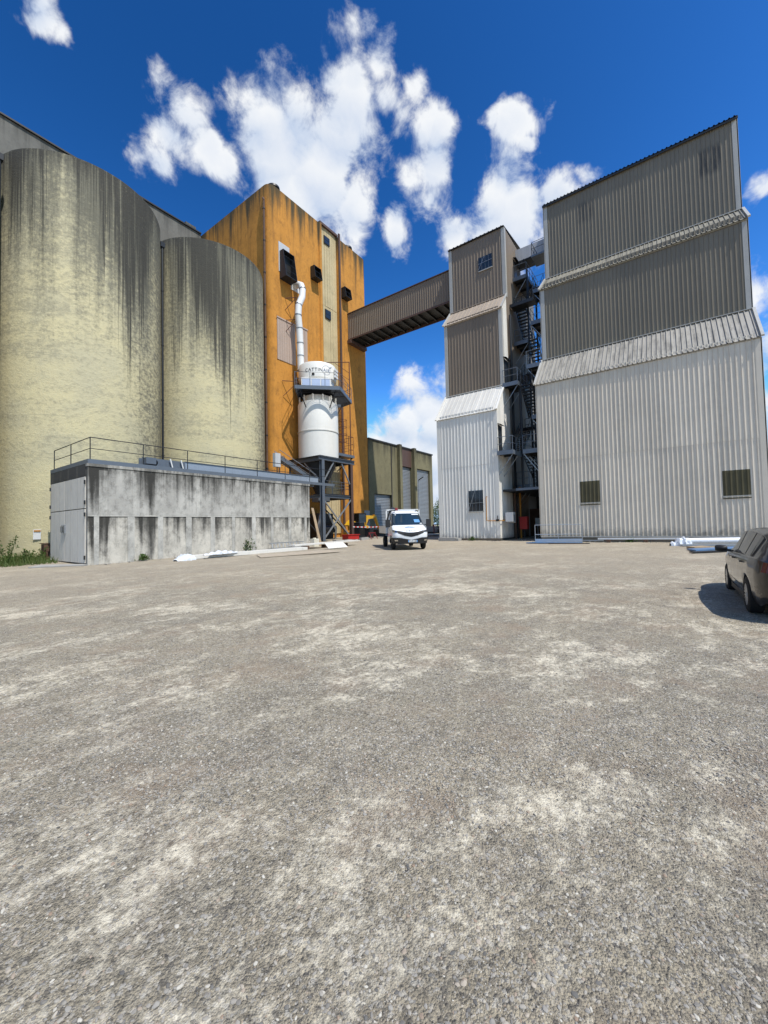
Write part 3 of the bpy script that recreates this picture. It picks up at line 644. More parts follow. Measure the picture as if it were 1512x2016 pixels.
FX0, FX1, FV0, FV1, FZ, FG = 23.85, 27.45, 23.5, 27.65, 7.55, .5
TCX, TCY = 25.5, 25.5
def E12(e1, e2, z): return Vector((TCX + .7071 * (e1 + e2), TCY + .7071 * (e2 - e1), z))
def filter_tower():
    t = thing('support_frame', 'braced grey steel frame carrying the white filter tank', 'steel frame', (TCX, TCY, FG))
    cs = [(FX0, FV0), (FX1, FV0), (FX0, FV1), (FX1, FV1)]
    for i, (x, y) in enumerate(cs):
        l = part(MB().hbeam((x, y, FG - .1), (x, y, FZ - .32), .30, .30, .035, (0, 1, 0)), 'leg', 'grey_steel' if i != 1 else 'brown_metal', t)
        part(MB().cbox((x, y, FG + .03), .5, .5, .05), 'base_plate', 'dark_steel', l)
    for a, b in (((FX0 - .35, FV0), (FX1 + .5, FV0)), ((FX0 - .35, FV1), (FX1 + .5, FV1))): part(MB().hbeam((*a, FZ - .16), (*b, FZ - .16), .26, .32), 'top_beam', 'grey_steel', t)
    for a, b in (((FX0, FV0 + .14), (FX0, FV1 + .6)), ((FX1, FV0 + .14), (FX1, FV1 + .6))): part(MB().hbeam((*a, FZ - .16), (*b, FZ - .16), .26, .32), 'top_beam', 'grey_steel', t)
    part(MB().box(FX0 - .3, FX1 + .4, FV0 - .1, FV1 + .5, FZ + .003, FZ + .05), 'deck', 'dark_steel', t)
    zm = 4.25
    for a, b in (((FX0 + .17, FV0), (FX1 - .17, FV0)), ((FX0 + .17, FV1), (FX1 - .17, FV1)), ((FX0, FV0 + .17), (FX0, FV1 - .17)), ((FX1, FV0 + .17), (FX1, FV1 - .17))):
        part(MB().hbeam((*a, zm), (*b, zm), .2, .24), 'middle_beam', 'grey_steel', t)
    br = lambda p, q, m='galvanised': part(MB().bar(p, q, .09, .09), 'brace', m, t)
    br((FX0 + .1, FV0 - .06, FG + .25), (FX1 - .1, FV0 - .06, zm - .2)); br((FX0 + .1, FV0 + .06, zm - .2), (FX1 - .1, FV0 + .06, FG + .25))
    br((FX0 + .15, FV0, zm + 1.2), ((FX0 + FX1) / 2 - .4, FV0, FZ - .36)); br((FX1 - .15, FV0, zm + 1.2), ((FX0 + FX1) / 2 + .6, FV0, FZ - .36))
    br((FX0, FV0 + .15, zm + 1.2), (FX0, (FV0 + FV1) / 2, FZ - .36)); br((FX0, FV0 + .1, FG + .25), (FX0, FV1 - .1, zm - .2), 'dark_steel')
    br((FX1, FV0 + .1, FG + .25), (FX1, FV1 - .1, zm - .2), 'dark_steel'); br((FX0 + .1, FV1, FG + .25), (FX1 - .1, FV1, zm - .2), 'dark_steel')
    # hopper, machines and lower gangway inside the frame
    h = thing('hopper', 'dark grey steel hopper hanging below the filter tank', 'hopper', (TCX, TCY, 4.3))
    part(MB().lathe((TCX, TCY), [(1.5, 7.5), (1.45, 6.9), (.5, 5.0), (.35, 4.6), (.35, 4.3), (.02, 4.3)], 28), 'cone', 'dark_steel', h)
    part(MB().cbox((TCX + .2, TCY, 4.15), 1.4, .8, .5), 'valve_box', 'grey_steel', h)
    g = thing('gangway', 'steel gangway with railings at half height in the support frame', 'gangway', (26.5, 25.5, 4.4))
    part(MB().box(FX0 + .2, FX1 + .5, FV0 + .25, FV0 + 1.3, 4.4, 4.5), 'grating', 'dark_steel', g)
    railing(g, [(FX0 + .3, FV0 + .35, 4.5), (FX1 + .4, FV0 + .35, 4.5), (FX1 + .4, FV0 + 2.6, 4.5)], 1.1, 'grey_steel', 1.1, .02, (.5, .75))
    part(MB().box(FX1 - .5, FX1 + .5, FV0 + 1.3, FV1, 4.4, 4.5), 'grating', 'dark_steel', g)
    b = thing('blower', 'dark blower with pipes standing below the filter hopper', 'blower', (26.2, 26.2, .55))
    part(MB().box(25.3, 27.3, 25.6, 27.0, .5, 2.9), 'housing', 'black_metal', b)
    part(MB().tube((25.6, 25.2, 1.5), (27.0, 25.2, 1.5), .35, 16), 'motor', 'dark_steel', b)
    part(MB().path([(25.0, 25.3, .8), (25.0, 25.1, 2.2), (25.2, 25.0, 3.0), (25.6, 25.0, 3.4)], .12, 10), 'pipe', 'galvanised', b)
    part(MB().path([(26.9, 25.0, .6), (26.8, 24.8, 1.4), (26.3, 24.7, 2.0), (26.0, 24.9, 2.9)], .1, 10), 'pipe', 'galvanised', b)
    l = thing('access_ladder', 'narrow steel ladder inside the support frame behind its corner leg', 'ladder', (24.6, 24.3, .55))
    for a in (-.2, .2): part(MB().tube((24.6 + a, 24.3, .5), (24.6 + a, 24.3, 5.5), .025, 6), 'stile', 'galvanised', l)
    me = MB().tube((-.2, 0, 0), (.2, 0, 0), .014, 6).mesh('rung', 'galvanised')
    for i in range(16): inst(me, 'rung', l, (24.6, 24.3, .8 + i * .3))
    # the tank
    k = thing('filter_tank', 'white cylindrical dust filter tank with access platform, on a steel frame', 'tank', (TCX, TCY, FZ + .05))
    r = 1.75
    part(MB().lathe((TCX, TCY), [(r, FZ + .05), (r, 9.9)], 64), 'lower_shell', 'tank_white', k)
    part(MB().lathe((TCX, TCY), [(r + .012, 9.9), (r + .05, 9.91), (r + .05, 9.99), (r + .012, 10.0)], 64), 'flange', 'tank_white', k)
    part(MB().lathe((TCX, TCY), [(r, 10.0), (r, 12.35), (r - .05, 12.5), (r - .35, 12.55), (1.32, 12.6), (1.32, 13.1)], 64), 'upper_shell', 'tank_white', k)
    for a in range(0, 360, 30):
        ca, sa = math.cos(R(a)), math.sin(R(a))
        part(MB().bar((TCX + ca * 1.62, TCY + sa * 1.62, 12.5), (TCX + ca * 1.62, TCY + sa * 1.62, 13.05), .1, .1), 'strut', 'tank_white', k)
    part(MB().lathe((TCX, TCY), [(1.45, 13.46), (1.45, 14.4), (1.6, 14.5), (1.66, 14.55), (1.66, 15.75), (1.6, 15.86), (1.2, 15.98), (.02, 16.1)], 64), 'filter_head', 'tank_white', k)
    # glazed inspection box on the front of the head
    wp = thing_part('', k)
    fb = part(MB().slab([E12(-1.35, -1.75, 13.46), E12(1.15, -1.75, 13.46), E12(1.15, -1.75, 14.35), E12(-1.35, -1.75, 14.35)], Vector((.7071, .7071, 0)) * .6), 'inspection_box', 'white_paint', k)
    for i in range(3):
        a = -1.27 + i * .8
        part(MB().slab([E12(a, -1.77, 13.54), E12(a + .7, -1.77, 13.54), E12(a + .7, -1.77, 14.27), E12(a, -1.77, 14.27)], Vector((-.7071, -.7071, 0)) * .012), 'pane', 'panel_blue', fb)
    for z in (14.75, 15.05, 15.35):
        part(MB().slab([E12(1.45, -.95, z), E12(1.72, -.3, z), E12(1.72, -.3, z + .2), E12(1.45, -.95, z + .2)], E12(.1, -.05, 0) - E12(0, 0, 0)), 'louvre', 'white_paint', k)
    part(MB().cbox(E12(-.35, -1.66, 14.72), .16, .16, .16), 'floodlight', 'black_metal', k)
    # maker's name round the head
    txt = text_mesh('CATTINAIR', .46)
    def wrap(me, z, a_mid, rr, m, name, par, label=None, flip=1):
        xs = [v.co.x for v in me.vertices]; cx = (min(xs) + max(xs)) / 2
        mb = MB(); mb.v = [Vector((TCX + rr * math.cos(a_mid + (v.co.x - cx) / rr), TCY + rr * math.sin(a_mid + (v.co.x - cx) / rr), z + v.co.y)) for v in me.vertices]
        mb.f = [tuple(p.vertices) for p in me.polygons]; mb.sm = [False] * len(mb.f)
        return part(mb, name, m, par, label)
    am = R(225 + 1)
    w = text_mesh('CATTIN', .40); xs = [v.co.x for v in w.vertices]; ww = max(xs) - min(xs)
    w2 = text_mesh('AIR', .40); xs = [v.co.x for v in w2.vertices]; w2w = max(xs) - min(xs)
    hd = k
    wrap(w, 15.0, am - (w2w / 2 + .02) / 1.68, 1.678, 'ink_dark', 'lettering', k); wrap(w2, 15.0, am + (ww / 2 + .04) / 1.68, 1.678, 'ink_grey', 'lettering', k)
    ring = MB(); n = 28; ca = am + (ww / 2 + .02) / 1.68
    for q in range(n):
        pts = []
        for aa, rad in ((q, .41), (q + 1, .41), (q + 1, .39), (q, .39)):
            x = rad * math.cos(2 * math.pi * aa / n); y = rad * math.sin(2 * math.pi * aa / n)
            pts.append((TCX + 1.68 * math.cos(ca + x / 1.68), TCY + 1.68 * math.sin(ca + x / 1.68), 15.15 + y))
        ring.add(pts, [(0, 1, 2, 3)])
    part(ring, 'emblem', 'ink_grey', k)
    tr = []
    for x, y in ((.28, .30), (.62, .42), (.40, .22)): tr.append((TCX + 1.68 * math.cos(ca + x / 1.68), TCY + 1.68 * math.sin(ca + x / 1.68), 15.15 + y))
    part(MB().add(tr, [(0, 1, 2)]), 'emblem', 'ink_grey', k)
    # working platform
    fp = [(-1.85, -2.45), (1.85, -2.45), (3.1, 1.3), (2.2, 2.6), (-1.6, 2.2)]
    p = thing('tank_platform', 'grey steel working platform round the head of the white tank', 'platform', E12(0, 0, 13.1))
    top = [E12(a, b_, 13.38) for a, b_ in fp]
    gr = MB()                                               # open grating: light falls through it
    def row(e2):                                            # where a line across the deck enters and leaves it
        xs = []
        for (a1, b1), (a2, b2) in zip(fp, fp[1:] + fp[:1]):
            if (b1 - e2) * (b2 - e2) < 0: xs.append(a1 + (a2 - a1) * (e2 - b1) / (b2 - b1))
        return min(xs), max(xs)
    e2 = -2.4
    while e2 < 2.5: lo, hi = row(e2); gr.bar(E12(lo, e2, 13.41), E12(hi, e2, 13.41), .012, .03); e2 += .07
    part(gr, 'grating', 'dark_steel', p)
    for i in range(5):
        a, b_ = top[i] + Vector((0, 0, -.08)), top[(i + 1) % 5] + Vector((0, 0, -.08)); part(MB().bar(a, b_, .08, .3), 'edge_beam', 'grey_steel', p)
    for f_ in (.3, .6): part(MB().bar(top[1].lerp(top[2], f_) - Vector((0, 0, .06)), top[0].lerp(top[4], f_) - Vector((0, 0, .06)), .08, .1), 'joist', 'dark_steel', p)
    for a, b_ in ((1.5, -2.2), (2.5, .6), (-1.5, -2.2)):
        q = E12(a * .62, b_ * .62, 12.3); q2 = Vector((TCX, TCY, 0)) + (Vector((q.x - TCX, q.y - TCY, 0)).normalized() * 1.77); q2.z = 11.9
        part(MB().bar(E12(a, b_, 13.2), q2, .06, .06), 'bracket', 'dark_steel', p)
    railing(p, [E12(a, b_, 13.43) for a, b_ in (fp[4], fp[0], fp[1], fp[2], fp[3])], 1.15, 'grey_steel', 1.25, .024, (.5,))
    # caged ladder with half-way landing, on the far side
    lx, ly = 29.2, 26.2
    c = thing('caged_ladder', 'rust red caged ladder with a landing beside the white tank', 'ladder', (lx, ly, FZ))
    for a in (-.22, .22): part(MB().tube((lx + a, ly, FZ - .1), (lx + a, ly, 14.6), .028, 6), 'stile', 'rust_steel', c)
    me = MB().tube((-.22, 0, 0), (.22, 0, 0), .015, 6).mesh('rung', 'rust_steel')
    for i in range(22): inst(me, 'rung', c, (lx, ly, FZ + .2 + i * .3))
    for z in (9.9, 10.6, 11.3, 12.0): part(MB().path([(lx + .36 * math.cos(R(a)), ly - .36 + .36 * math.sin(R(a)), z) for a in range(60, 490, 30)], .02, 5), 'cage_hoop', 'rust_steel', c)
    for a in (150, 210, 270, 330, 30): part(MB().tube((lx + .36 * math.cos(R(a)), ly - .36 + .36 * math.sin(R(a)), 9.9), (lx + .36 * math.cos(R(a)), ly - .36 + .36 * math.sin(R(a)), 12.0), .012, 5), 'cage_strip', 'rust_steel', c)
    part(MB().box(27.9, 30.2, 25.3, 26.6, 8.35, 8.6), 'landing', 'grey_steel', c)
    railing(c, [(28.0, 25.35, 8.6), (30.1, 25.35, 8.6), (30.1, 26.5, 8.6)], 1.8, 'rust_steel', .75, .022, (.3, .6))
    for x in (28.3, 30.0): part(MB().bar((x, 25.4, 8.35), (x - .3, 27.2, 7.2), .07, .07), 'bracket', 'dark_steel', c)
    px, py = 30.0, 25.6
    part(MB().tube((px, py, .5), (px, py, 17.9), .05, 8), 'mast', 'rust_steel', c)
    part(MB().tube((27.4, 26.6, 17.3), (px, py, 17.9), .04, 8), 'outrigger', 'rust_steel', c)
    for z in (14.6, 15.3, 16.0, 16.7, 17.4): part(MB().bar((px, py, z - .6), (28.6, 26.2, z + .1), .03, .03), 'stay', 'rust_steel', c)
    # duct from the ochre tower down to the filter
    d = thing('air_duct', 'white round air duct from the ochre wall down to the filter', 'duct', (25.9, 28.1, 15))
    part(MB().box(25.75, 26.75, OV - .04, OV + .02, 24.55, 25.75), 'wall_plate', 'white_paint', d)
    pts = [Vector(q) for q in ((26.25, 29.05, 25.05), (26.25, 28.6, 25.05), (26.3, 28.25, 24.85), (26.3, 28.08, 24.4), (26.2, 28.05, 23.6), (25.75, 28.05, 22.6), (25.66, 28.05, 21.6), (25.8, 28.05, 20.4), (25.86, 28.05, 19.0), (25.88, 28.05, 17.8), (25.9, 28.05, 16.4))]
    for a, b_ in ((0, 3), (3, 5), (5, 6), (6, 7), (7, 8), (8, 9), (9, 10)):
        s = part(MB().path(pts[a:b_ + 1], .31, 18), 'duct_section', 'white_paint', d)
        q = pts[b_]; dr = (pts[b_] - pts[b_ - 1]).normalized()
        part(MB().tube(q - dr * .03, q + dr * .03, .345, 18), 'joint_ring', 'galvanised', s)
    for z in (23.3, 21.2):
        part(MB().bar((25.55, 28.1, z), (25.0, 29.08, z), .05, .05).bar((25.55, 28.1, z), (25.0, 29.08, z - 1.1), .04, .04), 'bracket', 'rust_steel', d)
    part(MB().bar((25.4, 27.9, 15.2), (24.5, 29.05, 15.3), .05, .05).bar((25.4, 27.9, 15.2), (24.6, 29.05, 13.9), .04, .04), 'bracket', 'rust_steel', d)
def text_mesh(s, size, bold=False):
    cu = bpy.data.curves.new('lettering', 'FONT'); cu.body = s; cu.size = size; cu.fill_mode = 'FRONT'; cu.space_character = 1.12
    if bold: cu.offset = size * .02
    o = bpy.data.objects.new('lettering', cu); COL.objects.link(o)
    dg = bpy.context.evaluated_depsgraph_get(); me = bpy.data.meshes.new_from_object(o.evaluated_get(dg))
    bpy.data.objects.remove(o); bpy.data.curves.remove(cu); return me
filter_tower()
# the filter and all that carries it, set at its place close to the ochre wall
K = 1.0667
for nm_, loc in (('support_frame', (27.2, 27.2, 0.42)), ('hopper', (27.2, 27.2, 4.48)), ('gangway', (28.27, 27.2, 4.58)), ('blower', (27.95, 27.95, 0.48)), ('access_ladder', (26.24, 25.92, 0.48)), ('filter_tank', (27.2, 27.2, 8.0)), ('tank_platform', (27.2, 27.2, 13.86)), ('caged_ladder', (31.15, 27.95, 7.94))):
    o = bpy.data.objects[nm_]; o.location = loc; o.scale = (K, K, K)
# ------------------------------------------------------------------ profiled steel cladding
def rib_profile(w, n, d=.028, fl=.022, top=.035):
    p = w / n; out = [(0., 0.)]
    for i in range(n):
        c = (i + .5) * p
        out += [(c - top / 2 - fl, 0.), (c - top / 2, d), (c + top / 2, d), (c + top / 2 + fl, 0.)]
    return out + [(w, 0.)]
def front_sheet(w, n, h, m, **k):                           # hangs facing -X; local origin at its foot on the +Y side
    pr = rib_profile(w, n, **k); q = len(pr); mb = MB()
    mb.add([(-d, -t, 0) for t, d in pr] + [(-d, -t, h) for t, d in pr], [(i, i + 1, q + i + 1, q + i) for i in range(q - 1)])
    return mb.mesh('cladding_sheet', m)
def slope_sheet(w, n, dx, dz, m, **k):                      # sloping skirt, foot at origin, running back by dx and up by dz
    L = math.hypot(dx, dz); nx, nz = -dz / L, dx / L
    pr = rib_profile(w, n, **k); q = len(pr); mb = MB()
    lo = [(nx * d, -t, nz * d) for t, d in pr]; hi = [(dx + nx * d, -t, dz + nz * d) for t, d in pr]
    mb.add(lo + hi, [(i, i + 1, q + i + 1, q + i) for i in range(q - 1)])
    mb.add(lo + [(nx * d - nx * .02, -t, nz * d - nz * .02) for t, d in pr], [(i, i + 1, q + i + 1, q + i) for i in range(q - 1)])
    return mb.mesh('skirt_sheet', m)
def side_sheets(t, v, x0, x1, ztop, z0, m, face=-1, w=1.2, n=4):
    k = max(1, round((x1 - x0) / w)); w = (x1 - x0) / k
    for i in range(k):
        pr = [(x0 + i * w + a, d) for a, d in rib_profile(w, n)]; q = len(pr); mb = MB()
        mb.add([(x, v + face * d, z0) for x, d in pr] + [(x, v + face * d, ztop(min(max(x, x0 + 1e-4), x1 - 1e-4))) for x, d in pr], [(j, j + 1, q + j + 1, q + j) for j in range(q - 1)])
        part(mb, 'side_sheet', m, t)

def right_hall():
    vL, vR = 7.86, -4.08; W = vL - vR; n = 12; w = (W - .5) / n; y0 = vL - .25
    t = thing('profiled_hall', 'big windowless hall clad in profiled steel, pale below and taupe above', 'building', (34, 2, .3))
    XB = 37.2
    def tiers(X, z0, z1, m, r=4, proud=0.0):
        me = front_sheet(w + .004, r, z1 - z0, m)
        for i in range(n): inst(me, 'cladding_sheet', t, (X - proud - (i % 2) * .002, y0 - i * w, z0))
    tiers(29.8, .67, 6.05, 'clad_pale'); tiers(29.8, 6.0, 11.75, 'clad_pale', proud=.014)
    tiers(32.0, 13.6, 19.9, 'clad_taupe'); tiers(33.9, 21.0, 27.3, 'clad_taupe')
    # solid body behind the sheets
    part(MB().box(29.83, XB, vR + .03, vL - .03, .1, 11.6).box(32.03, XB - .002, vR + .03, vL - .03, 11.6, 19.7).box(33.93, XB - .004, vR + .03, vL - .03, 19.7, 27.3), 'core', 'clad_taupe', t)
    part(MB().box(29.9, XB, vR + .01, vL - .01, 0, .66), 'plinth', 'dark_concrete', t)
    part(MB().box(29.72, 29.8, vR, vL, .60, .67), 'drip_flashing', 'trim_pale', t)
    def zt(x):
        if x < 32.0: return 11.55 + (x - 29.8) / 2.2 * 2.3
        if x < 33.9: return 19.6 + (x - 32.0) / 1.9 * 1.6
        return 27.3
    for v, f in ((vL, 1), (vR, -1)):
        side_sheets(t, v, 29.8, 32.0, zt, .67, 'clad_pale', f); side_sheets(t, v, 32.0, 33.9, zt, .67, 'clad_pale', f); side_sheets(t, v, 33.9, XB, zt, .67, 'clad_taupe', f)
    # skirts: one sheet per bay, twelve bays, old and lichen grey
    for (xb, zb, xt, ztp, m) in ((29.67, 11.5, 32.0, 14.0, 'skirt_old'), (31.84, 19.48, 33.9, 21.28, 'skirt_taupe')):
        ww = W / 47; me = slope_sheet(ww, 1, xt - xb, ztp - zb, m, d=.06, fl=.016, top=.034)
        for i in range(47): inst(me, 'skirt_sheet', t, (xb + random.uniform(-.006, .006), vL - i * ww, zb))
        part(MB().slab([(xb + .05, vL, zb - .02), (xt, vL, ztp - .03), (xt, vR, ztp - .03), (xb + .05, vR, zb - .02)], (.05, 0, -.05)), 'skirt_board', m, t)
        part(MB().bar((xt - .06, vL, ztp + .03), (xt - .06, vR, ztp + .03), .12, .05), 'skirt_flashing', 'trim_pale', t)
        for v, s in ((vL, 1), (vR, -1)):
            L = Vector((xt - xb, 0, ztp - zb)).normalized(); nn = Vector((-L.z, 0, L.x)) * .06
            part(MB().bar(Vector((xb - .02, v + s * .06, zb - .02)) + nn, Vector((xt, v + s * .06, ztp)) + nn, .14, .10, nn), 'barge_trim', 'trim_pale', t)
    for X, z0, z1, m in ((29.8, .67, 11.5, 'clad_pale'), (32.0, 13.8, 19.6, 'trim_pale'), (33.9, 21.2, 27.3, 'trim_pale')):
        for v, s in ((vL, -1), (vR, 1)):
            a, b_ = sorted((v, v + s * .26)); part(MB().box(X - .03, X + .01, a - .02, b_, z0, z1 + .0).box(X - .03, X + .25, v - .022 if s < 0 else v - .04, v + .04 if s < 0 else v + .022, z0, z1), 'corner_trim', m, t)
    # roof edge
    me = slope_sheet(W / 47, 1, 3.8, .6, 'dark_trim', d=.06, fl=.03, top=.06)
    for i in range(47): inst(me, 'roof_sheet', t, (33.72, vL - i * W / 47, 27.37))
    part(MB().box(33.74, 33.8, vR - .05, vL + .05, 27.2, 27.36), 'gutter', 'dark_trim', t)
    part(MB().slab([(33.74, vL, 27.32), (XB, vL, 27.86), (XB, vR, 27.86), (33.74, vR, 27.32)], (0, 0, .04)), 'roof_deck', 'dark_trim', t)
    # ribbed plastic rooflights let into the wall
    pt = w / 4
    for a in (y0 - 10 * pt, y0 - 41 * pt):
        me = front_sheet(5 * pt, 5, 1.42, 'rooflight'); o = inst(me, 'ribbed_window', t, (29.788, a, 2.92))
        part2 = MB().box(29.74, 29.77, a - 1.2, a + .02, 2.86, 2.905); p = part(part2, 'window_sill', 'trim_pale', t)
        part(MB().box(29.758, 29.77, a - 1.19, a + .01, 2.74, 2.80), 'painted_sill_shadow', 'rooflight', t)  # solid dark bar painted in for the shadow line under the sill
    # dark drip marks left by former vents: soot strips in the troughs
right_hall()

def lift_tower():
    vL, vR = 15.92, 10.84; W = vL - vR; n = 4; w = (W - .5) / n; y0 = vL - .25; XB = 37.3
    t = thing('stepped_tower', 'slim stepped tower clad in brown profiled steel with a white base', 'building', (33, 13.4, .4))
    def tier(X, z0, z1, m, proud=0.):
        me = front_sheet(w + .004, 4, z1 - z0, m, d=.025)
        for i in range(n): inst(me, 'cladding_sheet', t, (X - proud - (i % 2) * .002, y0 - i * w, z0))
    tier(29.8, .53, 6.3, 'clad_white'); tier(29.8, 6.25, 10.6, 'clad_white', .014); tier(31.65, 12.4, 19.3, 'clad_brown'); tier(32.95, 20.4, 26.5, 'clad_brown')
    part(MB().box(29.83, XB, vR + .03, vL - .03, .1, 10.4).box(31.68, XB - .002, vR + .03, vL - .03, 10.4, 19.1).box(32.98, XB - .004, vR + .03, vL - .03, 19.1, 26.5), 'core', 'clad_brown', t)
    part(MB().box(29.88, XB, vR + .01, vL - .01, 0, .52), 'plinth', 'dark_concrete', t)
    def zt(x):
        if x < 31.65: return 10.45 + (x - 29.8) / 1.85 * 2.2
        if x < 32.95: return 19.2 + (x - 31.65) / 1.3 * 1.45
        return 26.5
    for v, f in ((vR, -1), (vL, 1)):
        side_sheets(t, v, 29.8, 31.65, zt, .53, 'clad_white', f); side_sheets(t, v, 31.65, 32.95, zt, .53, 'clad_white', f); side_sheets(t, v, 32.95, XB, zt, .53, 'clad_brown', f)
    for xb, zb, xt, ztp, m, k in ((29.69, 10.32, 31.65, 12.72, 'skirt_white', 13), (31.5, 19.02, 32.95, 20.7, 'skirt_brown', 13)):
        ww = W / k; me = slope_sheet(ww, 1, xt - xb, ztp - zb, m, d=.04, fl=.012, top=.025)
        for i in range(k): inst(me, 'skirt_sheet', t, (xb, vL - i * ww, zb))
        part(MB().slab([(xb + .05, vL, zb - .02), (xt, vL, ztp - .03), (xt, vR, ztp - .03), (xb + .05, vR, zb - .02)], (.05, 0, -.05)), 'skirt_board', m, t)
        part(MB().bar((xt - .05, vL, ztp + .03), (xt - .05, vR, ztp + .03), .1, .05), 'skirt_flashing', m, t)
        for v, s in ((vL, 1), (vR, -1)):
            L = Vector((xt - xb, 0, ztp - zb)).normalized(); nn = Vector((-L.z, 0, L.x)) * .05
            part(MB().bar(Vector((xb - .02, v + s * .05, zb - .02)) + nn, Vector((xt + .1, v + s * .05, ztp + .1)) + nn, .16, .09, nn), 'barge_trim', 'clad_white' if m == 'skirt_white' else 'trim_pale', t)
    for X, z0, z1, m in ((29.8, .53, 10.3, 'clad_white'), (31.65, 12.5, 19.1, 'trim_pale'), (32.95, 20.6, 26.5, 'trim_pale')):
        for v, s in ((vL, -1), (vR, 1)):
            a, b_ = sorted((v, v + s * .24)); lo, hi = (v - .02, v + .04) if s < 0 else (v - .04, v + .02)
            part(MB().box(X - .03, X + .01, a - .02, b_, z0, z1).box(X - .031, X + (.3 if s > 0 else .2), lo, hi, z0, z1), 'corner_trim', m, t)
    me = slope_sheet(W / 14, 1, 4.3, .5, 'dark_trim', d=.05, fl=.03, top=.06)
    for i in range(14): inst(me, 'roof_sheet', t, (32.78, vL - i * W / 14, 26.57))
    part(MB().slab([(32.8, vL + .05, 26.52), (XB, vL + .05, 27.05), (XB, vR - .05, 27.05), (32.8, vR - .05, 26.52)], (0, 0, .05)), 'roof_deck', 'dark_trim', t)
    # windows
    for X, a, b_, z0, z1 in ((29.8, 13.28, 12.08, 2.65, 4.27), (32.95, 13.12, 11.92, 23.55, 24.72)):
        o = part(MB().box(X - .05, X - .02, b_, a, z0, z1), 'window', 'glass', t)
        k = 4
        for i in range(1, k): y = b_ + (a - b_) * i / k; part(MB().box(X - .07, X - .052, y - .012, y + .012, z0, z1), 'glazing_bar', 'grey_steel', o)
        part(MB().bar((X - .075, a, z0 + .1), (X - .075, a - .55, z1), .015, .03), 'stay', 'galvanised', o); part(MB().bar((X - .075, a, z0 + .62), (X - .075, b_, z0 + .66), .015, .025), 'stay', 'galvanised', o)
        part(MB().box(X - .09, X - .02, b_ - .03, a + .03, z0 - .07, z0 - .003), 'window_sill', 'trim_pale', o)
    # doors on the passage side
    for x0, x1, z0, z1 in ((29.95, 30.75, 7.1, 9.15), (31.75, 32.75, 12.8, 14.9), (35.2, 36.0, 23.0, 24.9)):
        d = part(MB().box(x0, x1, vR - .06, vR - .03, z0, z1), 'door', 'black_metal', t)
        part(MB().slab([(x0 - .1, vR - .03, z1 + .12), (x1 + .1, vR - .03, z1 + .12), (x1 + .1, vR - .3, z1 + .02), (x0 - .1, vR - .3, z1 + .02)], (0, 0, .03)), 'door_canopy', 'dark_steel', d)
    part(MB().tube((33.2, vR - .2, .4), (33.2, vR - .2, 19), .1, 10), 'downpipe', 'dark_steel', t)
    # gas line on the white base
    g = thing('gas_pipe', 'thin ochre gas pipe bent round the corner of the white tower base', 'pipe', (29.6, 11.4, 1.8))
    part(MB().path([(29.7, 11.72, 3.72), (29.68, 11.82, 3.72), (29.68, 11.82, 1.9), (29.68, 11.7, 1.88), (29.66, 10.7, 1.86), (29.68, 10.62, 1.86), (30.6, 10.62, 1.9)], .03, 8), 'pipe', 'gas_yellow', g)
    part(MB().cbox((29.66, 10.95, 1.9), .12, .2, .16), 'valve', 'dark_steel', g); part(MB().tube((29.66, 10.95, 1.95), (29.66, 10.95, 2.25), .03, 8), 'valve_stem', 'dark_steel', g)
    part(MB().tube((29.68, 11.55, 1.9), (29.68, 11.55, 2.2), .02, 6), 'gauge_pipe', 'galvanised', g)
    m_ = thing('meter_cabinet', 'tilted grey meter cabinet on the passage side of the white tower base', 'cabinet', (30.6, 10.3, 1.7))
    part(MB().slab([(30.1, 10.5, 1.78), (30.75, 10.5, 1.68), (30.75, 10.5, 2.5), (30.1, 10.5, 2.45)], (0, -.55, 0)), 'cabinet', 'box_grey', m_)
    part(MB().box(30.2, 30.65, 9.93, 9.948, 1.85, 2.3), 'door', 'galvanised', m_)
    part(MB().bar((30.4, 10.5, 1.9), (30.4, 10.84, 1.9), .08, .08), 'bracket', 'dark_steel', m_)
    # annex behind the tower along the passage
    a = thing('rear_annex', 'grey profiled steel annex behind the stepped tower', 'building', (39.3, 13, .4))
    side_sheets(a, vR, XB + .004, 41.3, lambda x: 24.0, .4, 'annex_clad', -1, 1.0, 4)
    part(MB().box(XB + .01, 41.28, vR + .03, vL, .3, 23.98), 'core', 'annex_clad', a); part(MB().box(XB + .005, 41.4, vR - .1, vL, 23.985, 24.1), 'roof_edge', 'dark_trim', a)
lift_tower()

def conveyor_bridge():
    X0, X1, z0, z1, a, b_ = 34.0, 36.6, 22.5, 25.5, 15.97, 29.08
    t = thing('conveyor_bridge', 'enclosed brown profiled steel conveyor bridge between the two towers', 'bridge', (35.3, 22.5, z0))
    n = 13; w = (b_ - a) / n; me = front_sheet(w + .004, 4, z1 - z0 - .06, 'clad_brown', d=.03)
    for i in range(n): inst(me, 'cladding_sheet', t, (X0 - (i % 2) * .002, b_ - i * w, z0 + .04))
    part(MB().box(X0 + .03, X1, a, b_, z0 + .3, z1 - .02), 'core', 'dark_trim', t)  # dark colour stands in for the shade under the bridge
    part(MB().box(X0 - .1, X1 + .1, a, b_, z1 + .0, z1 + .08), 'roof', 'brown_metal', t)
    part(MB().box(X0 - .04, X0 + .02, a, b_, z0, z0 + .16), 'edge_beam', 'brown_metal', t); part(MB().box(X1 - .06, X1 + .02, a, b_, z0, z0 + .3), 'edge_beam', 'brown_metal', t)
    for i in range(14): y = a + .3 + i * .96; part(MB().box(X0 + .03, X1 - .07, y, y + .1, z0 + .06, z0 + .295), 'joist', 'black_metal', t)
    part(MB().box(X0 - .15, X1 + .15, b_ - .5, b_ + .01, z0 - .35, z0 - .002), 'bearing', 'brown_metal', t)
conveyor_bridge()

